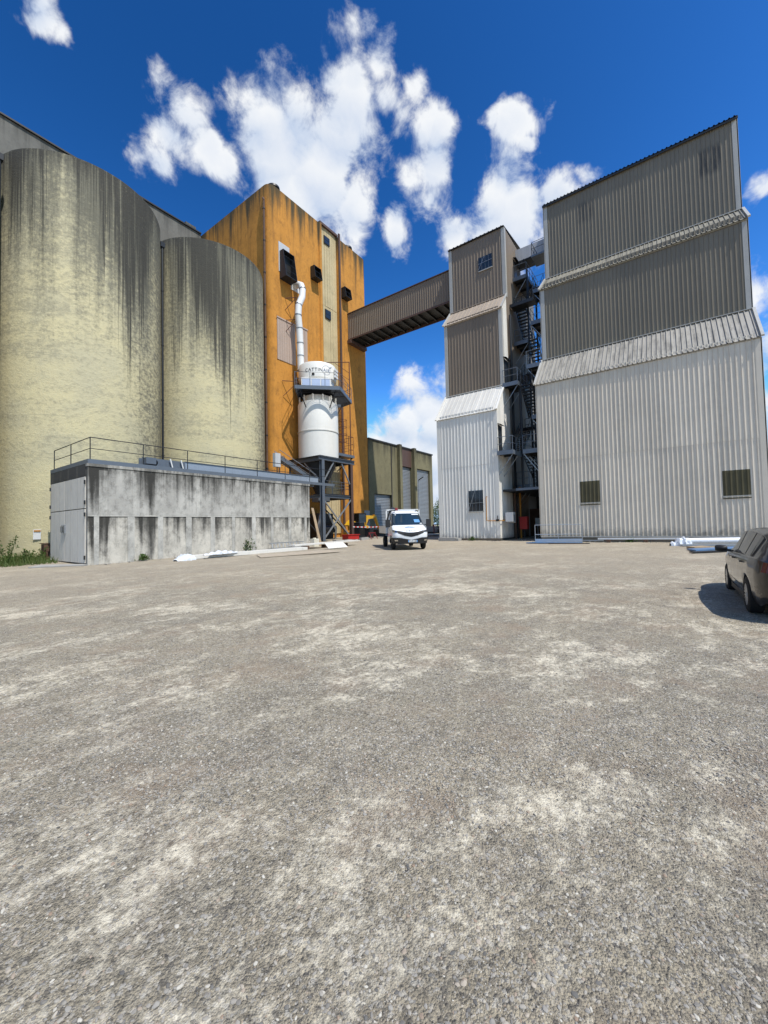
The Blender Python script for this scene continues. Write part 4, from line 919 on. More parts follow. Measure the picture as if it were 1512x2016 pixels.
def stairs():
    vT, vH = 10.82, 7.9
    spots = [('tower', 34.83, 3.6, 22.95, 'topmost steel landing, below the grey link bridge'), ('tower', 34.64, 3.0, 17.2, 'steel landing on the brown tower just below the topmost one'),
             ('tower', 31.33, 2.6, 12.7, 'steel landing outside the upper black door of the stepped tower'), ('tower', 29.62, 2.6, 7.05, 'steel landing outside the lower black door of the stepped tower'),
             ('tower', 33.5, 2.6, 4.75, 'lowest steel landing, over the dark passage'), ('hall', 31.66, 3.0, 13.85, 'steel landing fixed to the profiled hall by its old skirt'), ('hall', 30.0, 3.2, 7.0, 'steel landing fixed to the pale base of the profiled hall'),
             ('hall', 32.6, 3.0, 10.1, 'steel landing on the hall side halfway between its two lower ones'), ('hall', 33.2, 3.0, 17.9, 'steel landing on the hall side beside the taupe sheets'), ('hall', 34.2, 3.0, 21.0, 'highest steel landing on the hall side')]
    for side, x, ln, z, lab in spots:
        v0, v1 = (vT, vT - 1.18) if side == 'tower' else (vH, vH + 1.1)
        lo, hi = sorted((v0, v1)); out = v1
        t = thing('stair_landing', lab, 'landing', (x + ln / 2, (lo + hi) / 2, z - .25), 'steel stair landings in the passage')
        part(MB().box(x + .03, x + ln, lo, hi, z - .05, z), 'grating', 'dark_steel', t)
        part(MB().box(x, x + .03, lo, hi, z - .26, z + .06), 'edge_beam', 'grey_steel', t); part(MB().box(x + .03, x + ln, out - .02, out + .02, z - .26, z + .06), 'edge_beam', 'grey_steel', t)
        for f in (.25, .6): part(MB().box(x + ln * f, x + ln * f + .07, lo, hi, z - .2, z - .055), 'joist', 'dark_steel', t)
        railing(t, [(x + .03, v0 + (-.05 if side == 'tower' else .05), z), (x + .03, out, z), (x + ln, out, z)], 1.1, 'grey_steel', 1.0, .022)
        for q in (.15, ln * .5): part(MB().bar((x + q, out, z - .22), (x + q + .1, v0, z - 1.75), .04, .04), 'bracket', 'galvanised', t)
    for x, z, lab in ((35.6, 9.9, 'turning platform of the dark stair between the two black doors'), (36.8, 15.0, 'turning platform of the dark stair above the upper black door'), (33.7, 20.1, 'turning platform of the dark stair just below the topmost landing')):
        t = thing('turning_platform', lab, 'landing', (x + .6, 9.8, z - .25), 'turning platforms of the stair')
        part(MB().box(x, x + 1.2, 8.85, 10.8, z - .06, z), 'grating', 'dark_steel', t); part(MB().box(x - .03, x - .002, 8.85, 10.8, z - .22, z + .05), 'edge_beam', 'dark_steel', t)
        railing(t, [(x + .05, 8.9, z), (x + 1.15, 8.9, z), (x + 1.15, 10.75, z)], 1.1, 'dark_steel', .6)
    flights = [((36.2, 4.75), (32.4, 7.05), 9.3, 'dark steel flight climbing from the lowest landing'), ((32.3, 7.05), (35.6, 9.9), 10.2, 'dark steel flight climbing from the lower door landing'), ((35.6, 9.9), (33.0, 12.7), 9.3, 'dark steel flight reaching the upper door landing'),
               ((33.95, 12.7), (36.8, 15.0), 10.2, 'dark steel flight climbing from the upper door landing'), ((36.8, 15.0), (34.7, 17.2), 9.3, 'dark steel flight reaching the second highest tower landing'), ((37.5, 17.2), (34.9, 20.1), 10.2, 'dark steel flight leaving the second highest tower landing'), ((34.9, 20.1), (37.4, 22.95), 9.3, 'dark steel flight reaching the topmost landing'), ((33.2, 10.1), (31.2, 12.3), 8.95, 'dark steel flight beside the hall below its old skirt')]
    for (xa, za), (xb, zb), v, lab in flights:
        t = thing('stair_flight', lab, 'stairs', ((xa + xb) / 2, v, min(za, zb)), 'steel stair flights in the passage')
        for s in (-.4, .4): part(MB().bar((xa, v + s, za), (xb, v + s, zb), .05, .24), 'stringer', 'dark_steel', t)
        k = int(abs(zb - za) / .2); me = MB().cbox((0, 0, 0), .26, .74, .035).mesh('tread', 'dark_steel')
        for i in range(k): f = (i + .5) / k; inst(me, 'tread', t, (xa + (xb - xa) * f, v, za + (zb - za) * f))
        for s in (-.42, .42):
            for hh in (.55, 1.0): part(MB().tube((xa, v + s, za + hh), (xb, v + s, zb + hh), .02, 6), 'handrail', 'dark_steel', t)
            for f in (0, .33, .66, 1): q = (xa + (xb - xa) * f, v + s, za + (zb - za) * f); part(MB().tube(q, (q[0], q[1], q[2] + 1.0), .02, 6), 'post', 'dark_steel', t)
    for x, v, lab in ((31.9, 9.62, 'slim steel stair column by the upper door landing'), (34.9, 9.62, 'slim steel stair column in the middle of the passage'), (33.4, 8.95, 'slim steel stair column on the hall side of the passage'), (37.6, 9.62, 'slim steel stair column at the back of the passage')):
        solo(MB().hbeam((x, v, 4.26), (x, v, 23.4 if x > 34 else 13.4), .14, .14, .02, (0, 1, 0)), 'stair_column', 'dark_steel', lab, 'column', 'stair columns')
    b = thing('link_bridge', 'short grey panelled link bridge high up between tower and hall', 'bridge', (36.4, 9.3, 24.9))
    part(MB().box(35.88, 35.94, vH + .02, vT, 25.0, 26.08), 'parapet', 'box_grey', b); part(MB().box(35.88, 37.2, vH + .02, vT, 24.85, 24.98), 'deck', 'dark_steel', b); part(MB().box(37.14, 37.2, vH + .02, vT, 25.0, 26.08), 'parapet', 'box_grey', b)
    for i in range(4): part(MB().bar((35.87, vH + .1 + i * .7, 25.0), (35.87, vH + .8 + i * .7, 24.3 if i % 2 else 24.86), .05, .05), 'lattice_bar', 'dark_steel', b)
    railing(b, [(34.3, vH + .05, 24.0), (34.3, 9.0, 24.0), (35.8, 9.0, 24.0)], 1.1, 'dark_steel', .9)
    part(MB().box(34.25, 35.85, vH + .02, 9.05, 23.85, 23.98), 'side_deck', 'grey_steel', b)
    s = thing('covered_passage', 'dark covered way between the stepped tower and the hall', 'passage', (35, 9.3, .4))
    part(MB().box(30.6, 40, vH, vT, 4.1, 4.25), 'roof', 'dark_steel', s); part(MB().box(30.3, 30.42, vH, 9.7, 4.08, 4.26), 'lintel', 'grey_steel', s)
    part(MB().box(39.8, 40, vH - 1, vT + .01, .2, 4.1), 'back_wall', 'interior', s)
    part(MB().box(37.1, 37.2, 8.9, vT - .1, .3, 2.9), 'door', 'old_wood', s)
    part(MB().box(33.0, 36.5, vH + .05, vH + .7, 1.25, 1.35).box(33.1, 33.2, vH + .1, vH + .6, .3, 1.25).box(36.2, 36.3, vH + .1, vH + .6, .3, 1.25), 'bench', 'dark_steel', s)
    for x, v, lab in ((32.6, 10.55, 'brown standpipe at the mouth of the dark passage'), (33.3, 10.35, 'second brown standpipe, deeper in the mouth of the dark passage')):
        solo(MB().tube((x, v, .3), (x, v, 4.6), .075, 10).tube((x, v, 1.1), (x, v, 1.2), .1, 10).tube((x, v, 3.2), (x, v, 3.3), .1, 10), 'standpipe', 'gas_yellow' if x > 33 else 'old_wood', lab, 'pipe', 'standpipes by the passage')
    r = thing('red_bin', 'red metal bin hung at the mouth of the dark passage', 'bin', (32.9, 9.95, 1.1))
    part(MB().slab([(32.65, 10.25, 1.15), (33.15, 10.25, 1.15), (33.15, 9.65, 1.15), (32.65, 9.65, 1.15)], (0, 0, .95)), 'body', 'red_paint', r); part(MB().box(32.6, 33.2, 9.6, 10.3, 2.101, 2.15), 'rim', 'red_paint', r); part(MB().bar((32.9, 9.95, .35), (32.9, 9.95, 1.15), .08, .08), 'post', 'dark_steel', r)
    solo(MB().lathe((34.5, 8.6), [(.02, .4), (.2, .4), (.26, .95), (.28, .97), (.28, 1.0), (.24, .98), (.19, .45)], 20), 'bucket', 'plastic', 'pale plastic bucket standing in the dark passage', 'bucket')
    solo(MB().slab([(35.8, 9.9, 1.5), (35.8, 9.45, 1.5), (35.8, 9.45, 2.05), (35.8, 9.9, 2.05)], (.03, 0, 0)).bar((35.85, 9.7, .3), (35.85, 9.7, 1.6), .04, .04), 'notice_stand', 'white_paint', 'white notice on a post inside the dark passage', 'notice')
stairs()
# ------------------------------------------------------------------ vehicles
def interp(tab, z):
    if z <= tab[0][0]: return tab[0][1:]
    for a, b in zip(tab, tab[1:]):
        if z <= b[0]:
            f = (z - a[0]) / (b[0] - a[0]); return tuple(p + (q - p) * f for p, q in zip(a[1:], b[1:]))
    return tab[-1][1:]
def wheel(parent, x, y, r, w, side, spokes=5, rim='alloy', dual=False, steel=False):
    """wheel with its axle along X; side = +1 when its outer face looks to +X"""
    o = r; prof = [(r * .60, -w / 2), (r * .86, -w / 2), (r * .97, -w * .42), (r, -w * .25), (r, w * .25), (r * .97, w * .42), (r * .86, w / 2), (r * .60, w / 2)]
    def lat(pr, n=28):
        mb = MB()
        v = [(x + side * d, y + rr * math.cos(2 * math.pi * i / n), r + rr * math.sin(2 * math.pi * i / n)) for rr, d in pr for i in range(n)]
        return mb.add(v, [(j * n + i, j * n + (i + 1) % n, (j + 1) * n + (i + 1) % n, (j + 1) * n + i) for j in range(len(pr) - 1) for i in range(n)], True)
    wl = part(lat(prof), 'wheel', 'rubber', parent)
    part(lat([(r * .66, w * .44), (r * .62, w * .40), (r * .60, -.1 * w), (r * .2, -.05 * w)]), 'rim', 'black_metal' if not steel else 'galvanised', wl)
    part(lat([(r * .18, w * .36), (r * .12, w * .40), (.001, w * .40)], 14), 'hub', rim, wl)
    if spokes:
        mb = MB()
        for k in range(spokes):
            a = 2 * math.pi * k / spokes + .3
            for da in (-.16, .16):
                p = Vector((x + side * w * .37, y + r * .14 * math.cos(a), r + r * .14 * math.sin(a))); q = Vector((x + side * w * .42, y + r * .64 * math.cos(a + da), r + r * .64 * math.sin(a + da)))
                mb.bar(p, q, .035, .03, (1, 0, 0))
        part(mb, 'spokes', rim, wl)
    return wl

def van_truck():
    a = R(7.5); f = -FW2 * math.cos(a) + RT2 * math.sin(a); p = FW2 * 23.5 + RT2 * 1.36
    t = thing('flatbed_truck', 'white flatbed truck with a short cab and crane, facing the yard', 'truck', (p.x, p.y, G(p.x, p.y) - .012), None, math.atan2(f.y, f.x) - math.pi / 2, True)
    T = [(.40, .93, .93), (.60, .97, .98), (.86, 1.0, 1.0), (1.02, .97, 1.0), (1.12, .88, .995), (1.22, .68, .985), (1.34, .34, .965), (1.42, .18, .95), (2.08, -.46, .83), (2.17, -.56, .81), (2.24, -.70, .77), (2.28, -.85, .70)]
    YR = -1.22
    def S_(z, q, off=0.):
        yf, hw = interp(T, z); s = 1 if q >= 0 else -1; u = abs(q); rc = .34; cr = .07
        if u < .35: k = u / .35; x, y = k * (hw - rc), yf - cr * k * k
        elif u < .6:
            an = (u - .35) / .25 * math.pi / 2; x = hw - rc + rc * math.sin(an); y = yf - cr - rc * .9 * (1 - math.cos(an))
        else: k = (u - .6) / .4; y0 = yf - cr - rc * .9; x, y = hw, y0 + (YR - y0) * k
        nx, ny = (0, 1) if u < .35 else ((math.sin((u - .35) / .25 * math.pi / 2), math.cos((u - .35) / .25 * math.pi / 2)) if u < .6 else (1, 0))
        return Vector((s * (x + nx * off), y + ny * off, z))
    def patch(z0, z1, q0, q1, off, nz=5, nq=12, fz=None, thick=0.):
        mb = MB(); P = []
        for i in range(nz + 1):
            for j in range(nq + 1):
                z = z0 + (z1 - z0) * i / nz; q = q0 + (q1 - q0) * j / nq
                if fz: z, q = fz(i / nz, j / nq)
                P.append(S_(z, q, off))
        return mb.add(P, [(i * (nq + 1) + j, i * (nq + 1) + j + 1, (i + 1) * (nq + 1) + j + 1, (i + 1) * (nq + 1) + j) for i in range(nz) for j in range(nq)], True)
    body = patch(.40, 2.28, -1, 1, 0, 1, 60)
    zs = [.40, .5, .60, .73, .86, .94, 1.02, 1.07, 1.12, 1.17, 1.22, 1.28, 1.34, 1.38, 1.42, 1.6, 1.8, 2.0, 2.08, 2.13, 2.17, 2.21, 2.24, 2.28]
    mb = MB(); nq = 60; P = [S_(z, -1 + 2 * j / nq) for z in zs for j in range(nq + 1)]
    mb.add(P, [(i * (nq + 1) + j, i * (nq + 1) + j + 1, (i + 1) * (nq + 1) + j + 1, (i + 1) * (nq + 1) + j) for i in range(len(zs) - 1) for j in range(nq)], True)
    mb.add([S_(2.28, -1 + 2 * j / nq) for j in range(nq + 1)], [tuple(range(nq + 1))])
    mb.add([(-.98, YR, .4), (.98, YR, .4), (.98, YR, 1.4), (.83, YR, 2.1), (.70, YR, 2.28), (-.70, YR, 2.28), (-.83, YR, 2.1), (-.98, YR, 1.4)], [tuple(range(8))])
    cab = part(mb, 'cab', 'truck_white', t)
    ws = part(patch(1.40, 2.09, -.50, .50, .008, 8, 24), 'windscreen', 'screen_glass', t)
    part(patch(1.995, 2.05, -.47, -.22, .013, 1, 6), 'sticker', 'plate_white', ws); part(patch(1.55, 1.72, -.42, -.24, .013, 2, 6), 'paper_sheet', 'ink_blue', ws)
    part(patch(1.46, 1.50, -.49, -.40, .013, 1, 4), 'sticker', 'plate_white', ws); part(patch(1.99, 2.04, .40, .43, .013, 1, 2), 'sticker', 'plate_white', ws)
    for s in (-1, 1):
        part(patch(1.44, 2.03, s * .64, s * .86, .006, 4, 4), 'side_window', 'glass', t)
        part(patch(1.36, 2.10, s * .503, s * .56, .006, 6, 3), 'window_pillar', 'black_plastic', t)
        h = part(patch(.93, 1.13, s * .36, s * .56, .012, 4, 8, lambda i, j: (.97 + .05 * j + (.09 + .03 * j) * i, s * (.33 + .23 * j))), 'headlight', 'black_plastic', t)
        part(patch(.99, 1.05, s * .42, s * .52, .02, 1, 4), 'lens', 'chrome', h)
        part(patch(.50, .58, s * .40, s * .48, .055, 2, 4), 'fog_light', 'chrome', t)
        door = part(patch(.50, 1.40, s * .63, s * .97, .004, 3, 6), 'door', 'truck_white', t); part(patch(1.18, 1.23, s * .90, s * .95, .03, 1, 1), 'handle', 'black_plastic', door)
        m = part(MB().box(*sorted((s * 1.06, s * 1.32)), .12, .24, 1.28, 1.72), 'mirror', 'black_plastic', t)
        part(MB().box(*sorted((s * 1.08, s * 1.30)), .112, .119, 1.32, 1.68), 'mirror_glass', 'chrome', m); part(MB().bar((s * .95, .2, 1.40), (s * 1.1, .18, 1.42), .06, .06), 'arm', 'black_plastic', m)
        wheel(t, s * .88, 0, .36, .22, s, 0, 'galvanised'); wheel(t, s * .86, -3.5, .36, .24, s, 0, 'galvanised')
        part(MB().lathe((0, 0), [(.43, 0)], 2) if False else MB().path([(s * .985, .45 * math.cos(R(k)), .36 + .45 * math.sin(R(k))) for k in range(0, 181, 15)], .035, 6), 'wheel_arch', 'black_plastic', t)
    part(patch(.80, .97, -.36, .36, .012, 4, 20, lambda i, j: (.73 + .21 * abs(2 * j - 1) ** 1.4 + (.25 - .10 * abs(2 * j - 1)) * i, -.38 + .76 * j)), 'grille', 'black_plastic', t)
    for z in (.80, .86, .92): part(patch(z, z + .012, -.22, .22, .02, 1, 10), 'grille_bar', 'dark_steel', t)
    bp = part(patch(.36, .70, -.64, .64, .045, 4, 40, lambda i, j: (.36 + (.33 - .13 * max(0, 1 - abs(2 * j - 1) * 1.9)) * i, -.64 + 1.28 * j)), 'bumper', 'black_plastic', t)
    part(MB().box(-.72, .72, -.2, .85, .34, .42), 'underpanel', 'black_plastic', t)
    pl = part(MB().box(-.33, .19, 1.03, 1.05, .44, .55), 'number_plate', 'plate_white', t)
    me = text_mesh('FY-491-BM', .105, True); xs = [v.co.x for v in me.vertices]; cx = (max(xs) + min(xs)) / 2
    q = MB(); q.v = [Vector((-.07 - (v.co.x - cx) * .82, 1.053, .458 + v.co.y)) for v in me.vertices]; q.f = [tuple(reversed(p_.vertices)) for p_ in me.polygons]; q.sm = [False] * len(q.f); part(q, 'lettering', 'ink_dark', pl)
    part(MB().box(-.33, -.29, 1.051, 1.054, .441, .549).box(.15, .19, 1.051, 1.054, .441, .549), 'country_band', 'ink_blue', pl)
    me = text_mesh('IVECO', .11, True); xs = [v.co.x for v in me.vertices]; cx = (max(xs) + min(xs)) / 2; wd = max(xs) - min(xs)
    q = MB(); q.v = [S_(1.035 + v.co.y * .75, -(v.co.x - cx) / wd * .30, .012) for v in me.vertices]; q.f = [tuple(p_.vertices) for p_ in me.polygons]; q.sm = [False] * len(q.f); part(q, 'lettering', 'ink_dark', t)
    # faint blue firm's mark on the bonnet: a peak over two lines
    q = MB()
    def bon(x, z, o=.012): p_ = S_(z, x, o); p_.z += .01; return p_
    for (xa, za), (xb, zb) in (((.13, 1.265), (.02, 1.30)), ((.02, 1.30), (-.12, 1.265)), ((.06, 1.27), (.0, 1.295)), ((0, 1.295), (-.07, 1.27))): q.add([bon(xa, za), bon(xb, zb), bon(xb, zb + .008), bon(xa, za + .008)], [(0, 1, 2, 3)])
    for z in (1.235, 1.25): q.add([bon(.16, z), bon(-.16, z), bon(-.16, z + .007), bon(.16, z + .007)], [(0, 1, 2, 3)])
    part(q, 'emblem', 'ink_blue', t)
    for s in (-1, 1): part(MB().cbox((s * .66, -.66, 2.27), .12, .1, .05), 'marker_lamp', 'black_plastic', t)
    # bed and crane
    part(MB().box(-.4, -.28, -5.0, -1.0, .55, .75).box(.28, .4, -5.0, -1.0, .55, .75), 'chassis_rail', 'black_metal', t)
    part(MB().box(-1.05, 1.05, -5.1, -1.62, .86, .98), 'bed_floor', 'dark_steel', t)
    for s in (-1, 1): part(MB().box(*sorted((s * 1.05, s * 1.08)), -5.1, -1.62, .9, 1.38), 'side_board', 'door_paint', t)
    part(MB().box(-1.05, 1.05, -5.13, -5.1, .9, 1.38), 'tail_board', 'door_paint', t)
    hb = part(MB().box(-1.05, 1.05, -1.62, -1.56, .9, 1.5), 'headboard', 'white_paint', t)
    part(MB().box(-1.06, -.98, -1.64, -1.54, .9, 2.38).box(.98, 1.06, -1.64, -1.54, .9, 2.38).box(-1.06, 1.06, -1.64, -1.54, 2.3, 2.38), 'rack', 'white_paint', hb)
    cr = part(MB().cbox((.55, -1.42, 1.5), .45, .3, 1.5), 'crane_column', 'black_metal', t)
    part(MB().bar((.55, -1.42, 2.2), (.45, -2.8, 2.45), .2, .22), 'boom', 'black_metal', cr); part(MB().bar((.42, -1.42, 2.2), (.40, -1.46, 2.46), .13, .16), 'cylinder_head', 'trailer_red', cr)
    part(MB().path([(.9, -1.5, 1.2), (.98, -1.55, 1.8), (.8, -1.5, 2.3), (.55, -1.45, 2.3)], .05, 6), 'hose', 'black_metal', cr)
    part(MB().tube((-.85, -.9, 2.25), (-.85, -.9, 2.75), .012, 5), 'aerial', 'black_metal', t)
van_truck()

def mirror_shell(s):
    mb = MB(); ring = []
    for dx, k in ((0, .55), (.03, .85), (.09, 1.0), (.17, .95), (.21, .7)):
        c = Vector((s * (.90 + dx), .84 + dx * .1, 1.0)); ring += [c + Vector((0, math.cos(R(a)) * .075 * k, math.sin(R(a)) * .075 * k)) for a in range(0, 360, 36)]
    mb.add(ring, [(i * 10 + j, i * 10 + (j + 1) % 10, (i + 1) * 10 + (j + 1) % 10, (i + 1) * 10 + j) for i in range(4) for j in range(10)], True)
    return mb.add(ring[:10], [tuple(range(10))]).add(ring[40:], [tuple(range(10))])
def car():
    t = thing('parked_car', 'dark grey brown car with tinted windows, parked on the gravel', 'car', (10.87, -1.79, -.005), None, R(-88.6), True)
    roof = [(-2.2, .80), (-2.16, .98), (-2.08, 1.06), (-1.9, 1.22), (-1.7, 1.33), (-1.4, 1.41), (-.9, 1.455), (-.4, 1.47), (.05, 1.455), (.35, 1.41), (.7, 1.25), (1.05, 1.03), (1.15, .985), (1.5, .93), (1.85, .84), (2.12, .74), (2.24, .60)]
    belt = [(-2.2, .74), (-2.16, .93), (-1.9, .98), (-1.2, .975), (.3, .945), (1.0, .93), (1.15, .925), (1.5, .87), (1.85, .78), (2.12, .68), (2.24, .55)]
    wid = [(-2.2, .66), (-2.14, .76), (-1.95, .85), (-1.5, .895), (-.5, .90), (.8, .90), (1.4, .89), (1.75, .84), (2.08, .74), (2.24, .58)]
    rw = [(-2.2, .60), (-2.0, .62), (-1.5, .60), (0, .62), (.7, .66), (1.1, .74), (1.5, .74), (2.0, .6), (2.24, .5)]
    AX = (-1.325, 1.325)
    def bot(y):
        for a in AX:
            if abs(y - a) < .355: return .30 + math.sqrt(.36 ** 2 - (y - a) ** 2) * .98
        return .21 if abs(y) < 1.9 else .21 + (abs(y) - 1.9) * .5
    def sec(y):
        r = interp(roof, y)[0]; b = min(interp(belt, y)[0], r - .02); w = interp(wid, y)[0]; rh = min(interp(rw, y)[0], w - .03); zb = bot(y); m = max(zb + .02, .42); m2 = max(m + .02, min(.70, b - .06))
        return [(w - .07, zb), (w - .03, (zb + m) / 2 if zb < .42 else zb + .01), (w - .012, m), (w, (m + m2) / 2), (w + .004, m2), (w - .012, m2 + (b - m2) * .55), (w - .04, b), (w - .065, b + .012), (w - .065 + (rh + .03 - w + .065) * .5, b + (r - .05 - b) * .52), (rh + .03, max(r - .05, b + .014)), (rh - .06, max(r - .012, b + .016)), (rh * .5, r + .008), (0, r + .014)]
    ys = sorted(set([-2.2, -2.18, -2.15, -2.1, -2.0] + [round(-1.9 + .06 * i, 3) for i in range(67)] + [2.12, 2.18, 2.24] + [a + s for a in AX for s in (-.3549, .3549, -.356, .356)]))
    secs = [sec(y) for y in ys]; n = len(secs[0]); mb = MB(); P = []
    for y, s in zip(ys, secs): P += [(-x, y, z) for x, z in s] + [(x, y, z) for x, z in reversed(s[:-1])]
    q = 2 * n - 1
    F = [(i * q + j, i * q + j + 1, (i + 1) * q + j + 1, (i + 1) * q + j) for i in range(len(ys) - 1) for j in range(q - 1)]
    mb.add(P, F, True); mb.add(P[:q], [tuple(range(q))]); mb.add(P[-q:], [tuple(range(q))])
    part(mb, 'body', 'car_paint', t)
    part(MB().box(-.68, .68, -2.0, 1.95, .19, .5).box(-.85, .85, -.93, .93, .16, .3), 'underbody', 'black_plastic', t)
    for a in AX: part(MB().box(-.83, .83, a - .37, a + .37, .3, .66), 'wheel_housing', 'black_plastic', t)
    def pan(y0, y1, k0, k1, off, ny=10, side=-1, f0=0., f1=1.):
        m = MB(); V = []
        for i in range(ny + 1):
            y = y0 + (y1 - y0) * i / ny; s = sec(y)
            a = Vector((s[k0][0], 0, s[k0][1])); mid = Vector((s[8][0], 0, s[8][1])); b = Vector((s[k1][0], 0, s[k1][1]))
            col = [a.lerp(b, f0 + (f1 - f0) * k / 3) for k in range(4)] if k1 != 9 else [a.lerp(mid, .08), mid, mid.lerp(b, .9)]
            for c in col: V.append((side * (c.x + off), y, c.z + off * .4))
        w = len(V) // (ny + 1)
        return m.add(V, [(i * w + j, i * w + j + 1, (i + 1) * w + j + 1, (i + 1) * w + j) for i in range(ny) for j in range(w - 1)], True)
    for s in (-1, 1):
        fr = part(pan(-1.62, .98, 7, 9, .004, 26, s), 'window_surround', 'black_plastic', t)
        for a, b in ((-1.55, -1.02), (-.95, -.10), (-.02, .90)): part(pan(a, b, 7, 9, .009, 12, s), 'side_window', 'glass', fr)
        for a in (-.06, .93, -.99): part(pan(a, a + .012, 2, 7, .003, 1, s), 'door_seam', 'black_plastic', t)
        for a in (-.85, .1): part(MB().cbox((s * .905, a, .86), .035, .2, .03), 'door_handle', 'car_paint', t)
        part(pan(-.95, .95, 0, 2, .006, 8, s), 'sill', 'car_paint', t)
        m = part(mirror_shell(s), 'mirror', 'black_plastic', t); part(MB().bar((s * .84, .82, .95), (s * .95, .84, .96), .06, .05), 'arm', 'black_plastic', m)
        part(pan(-2.19, -2.08, 5, 6, .006, 6, s, -.5, .95), 'tail_lamp', 'lamp_red', t)
        for a in AX: wheel(t, s * .79, a, .315, .21, s, 10)
    rg = MB(); V = []
    for y in (-2.10, -2.02, -1.94, -1.86, -1.78):
        r = interp(roof, y)[0]; V += [(-.58, y - .012, r + .012), (0, y - .022, r + .026), (.58, y - .012, r + .012)]
    rg.add(V, [(i * 3 + j, i * 3 + j + 1, i * 3 + j + 4, i * 3 + j + 3) for i in range(4) for j in range(2)], True); part(rg, 'rear_window', 'glass', t)
    part(MB().box(-.70, .70, -2.215, -2.1, .36, .60), 'rear_bumper', 'car_paint', t); part(MB().box(-.26, .26, -2.222, -2.201, .70, .81), 'number_plate', 'plate_white', t)
car()

def excavator():
    g = G(33, 26.8)
    t = thing('mini_excavator', 'yellow mini excavator parked at the foot of the ochre tower', 'excavator', (32.6, 26.9, g), None, R(0), True)
    for y in (-.6, .6):
        tr = part(MB().slab([(-1.0, y - .16, .05), (1.0, y - .16, .05), (1.2, y - .16, .28), (1.0, y - .16, .5), (-1.0, y - .16, .5), (-1.2, y - .16, .28)], (0, .32, 0)), 'track', 'rubber', t)
        for x in (-.95, -.3, .3, .95): part(MB().tube((x, y - .17, .28), (x, y + .17, .28), .16, 12), 'roller', 'dark_steel', tr)
    part(MB().tube((0, 0, .5), (0, 0, .68), .45, 16), 'turntable', 'dark_steel', t)
    b = part(MB().slab([(-1.0, -.65, .68), (.75, -.65, .68), (.85, -.65, 1.1), (-.1, -.65, 1.3), (-.9, -.65, 1.45), (-1.1, -.65, 1.1)], (0, 1.3, 0)), 'body', 'yellow_paint', t)
    part(MB().box(-.55, .3, -.668, -.652, .8, 1.1), 'engine_grille', 'dark_steel', b)
    cb = part(MB().box(-.75, .45, -.62, .4, 2.35, 2.45), 'cab_roof', 'black_metal', t)
    for x in (-.7, .4):
        for y in (-.58, .36): part(MB().bar((x, y, 1.2), (x, y, 2.36), .07, .07), 'cab_post', 'black_metal', cb)
    part(MB().box(-.66, .36, -.6, .38, 1.5, 2.33), 'cab_glass', 'glass', t)
    bm = part(MB().slab([(.6, -.16, 1.0), (.95, -.16, 1.0), (1.4, -.16, 1.85), (2.6, -.16, 1.95), (2.75, -.16, 2.2), (1.2, -.16, 2.25)], (0, .3, 0)), 'boom', 'yellow_paint', t)
    part(MB().tube((1.0, .0, 1.0), (1.75, .0, 1.75), .06, 8), 'ram', 'chrome', bm)
    part(MB().slab([(2.5, -.13, 2.35), (2.85, -.13, 2.25), (3.5, -.13, .75), (3.3, -.13, .7)], (0, .24, 0)), 'arm', 'yellow_paint', bm)
    part(MB().slab([(3.2, -.3, .75), (3.6, -.3, .7), (3.7, -.3, .35), (3.3, -.3, .1), (2.95, -.3, .3)], (0, .6, 0)), 'bucket', 'dark_steel', bm)
    part(MB().slab([(-1.5, -.7, .1), (-1.4, -.7, .1), (-1.35, -.7, .5), (-1.5, -.7, .5)], (0, 1.4, 0)), 'dozer_blade', 'yellow_paint', t)
    part(MB().slab([(-1.9, -.5, 1.1), (-1.0, -.5, 1.35), (-1.0, -.5, 1.5), (-1.7, -.5, 1.75), (-2.3, -.5, 1.25)], (0, .5, 0)), 'counter_arm', 'yellow_paint', t)
excavator()

# ------------------------------------------------------------------ things lying about the yard
def lumpy(p, q, w, h, n=14, j=.25, seed=1):
    rg = random.Random(seed); p, q = Vector(p), Vector(q); d = (q - p).normalized(); a = Vector((d.y, -d.x, 0)); mb = MB(); k = 15; V = []; n *= 3
    for i in range(n + 1):
        c = p.lerp(q, i / n); e = min(1, .35 + 1.6 * min(i, n - i) / n) * (.8 + .2 * math.sin(i * 1.1))
        for m in range(k):
            an = math.pi * m / (k - 1); s = e * (1 + rg.uniform(-j, j)); V.append(c + a * math.cos(an) * w / 2 * s + Vector((0, 0, max(0, math.sin(an)) * h * s)))
    return mb.add(V, [(i * k + m, i * k + m + 1, (i + 1) * k + m + 1, (i + 1) * k + m) for i in range(n) for m in range(k - 1)], True)
def flat(pts, z, th): return MB().slab([(x, y, (G(x, y) if z is None else z)) for x, y in pts], (0, 0, th))
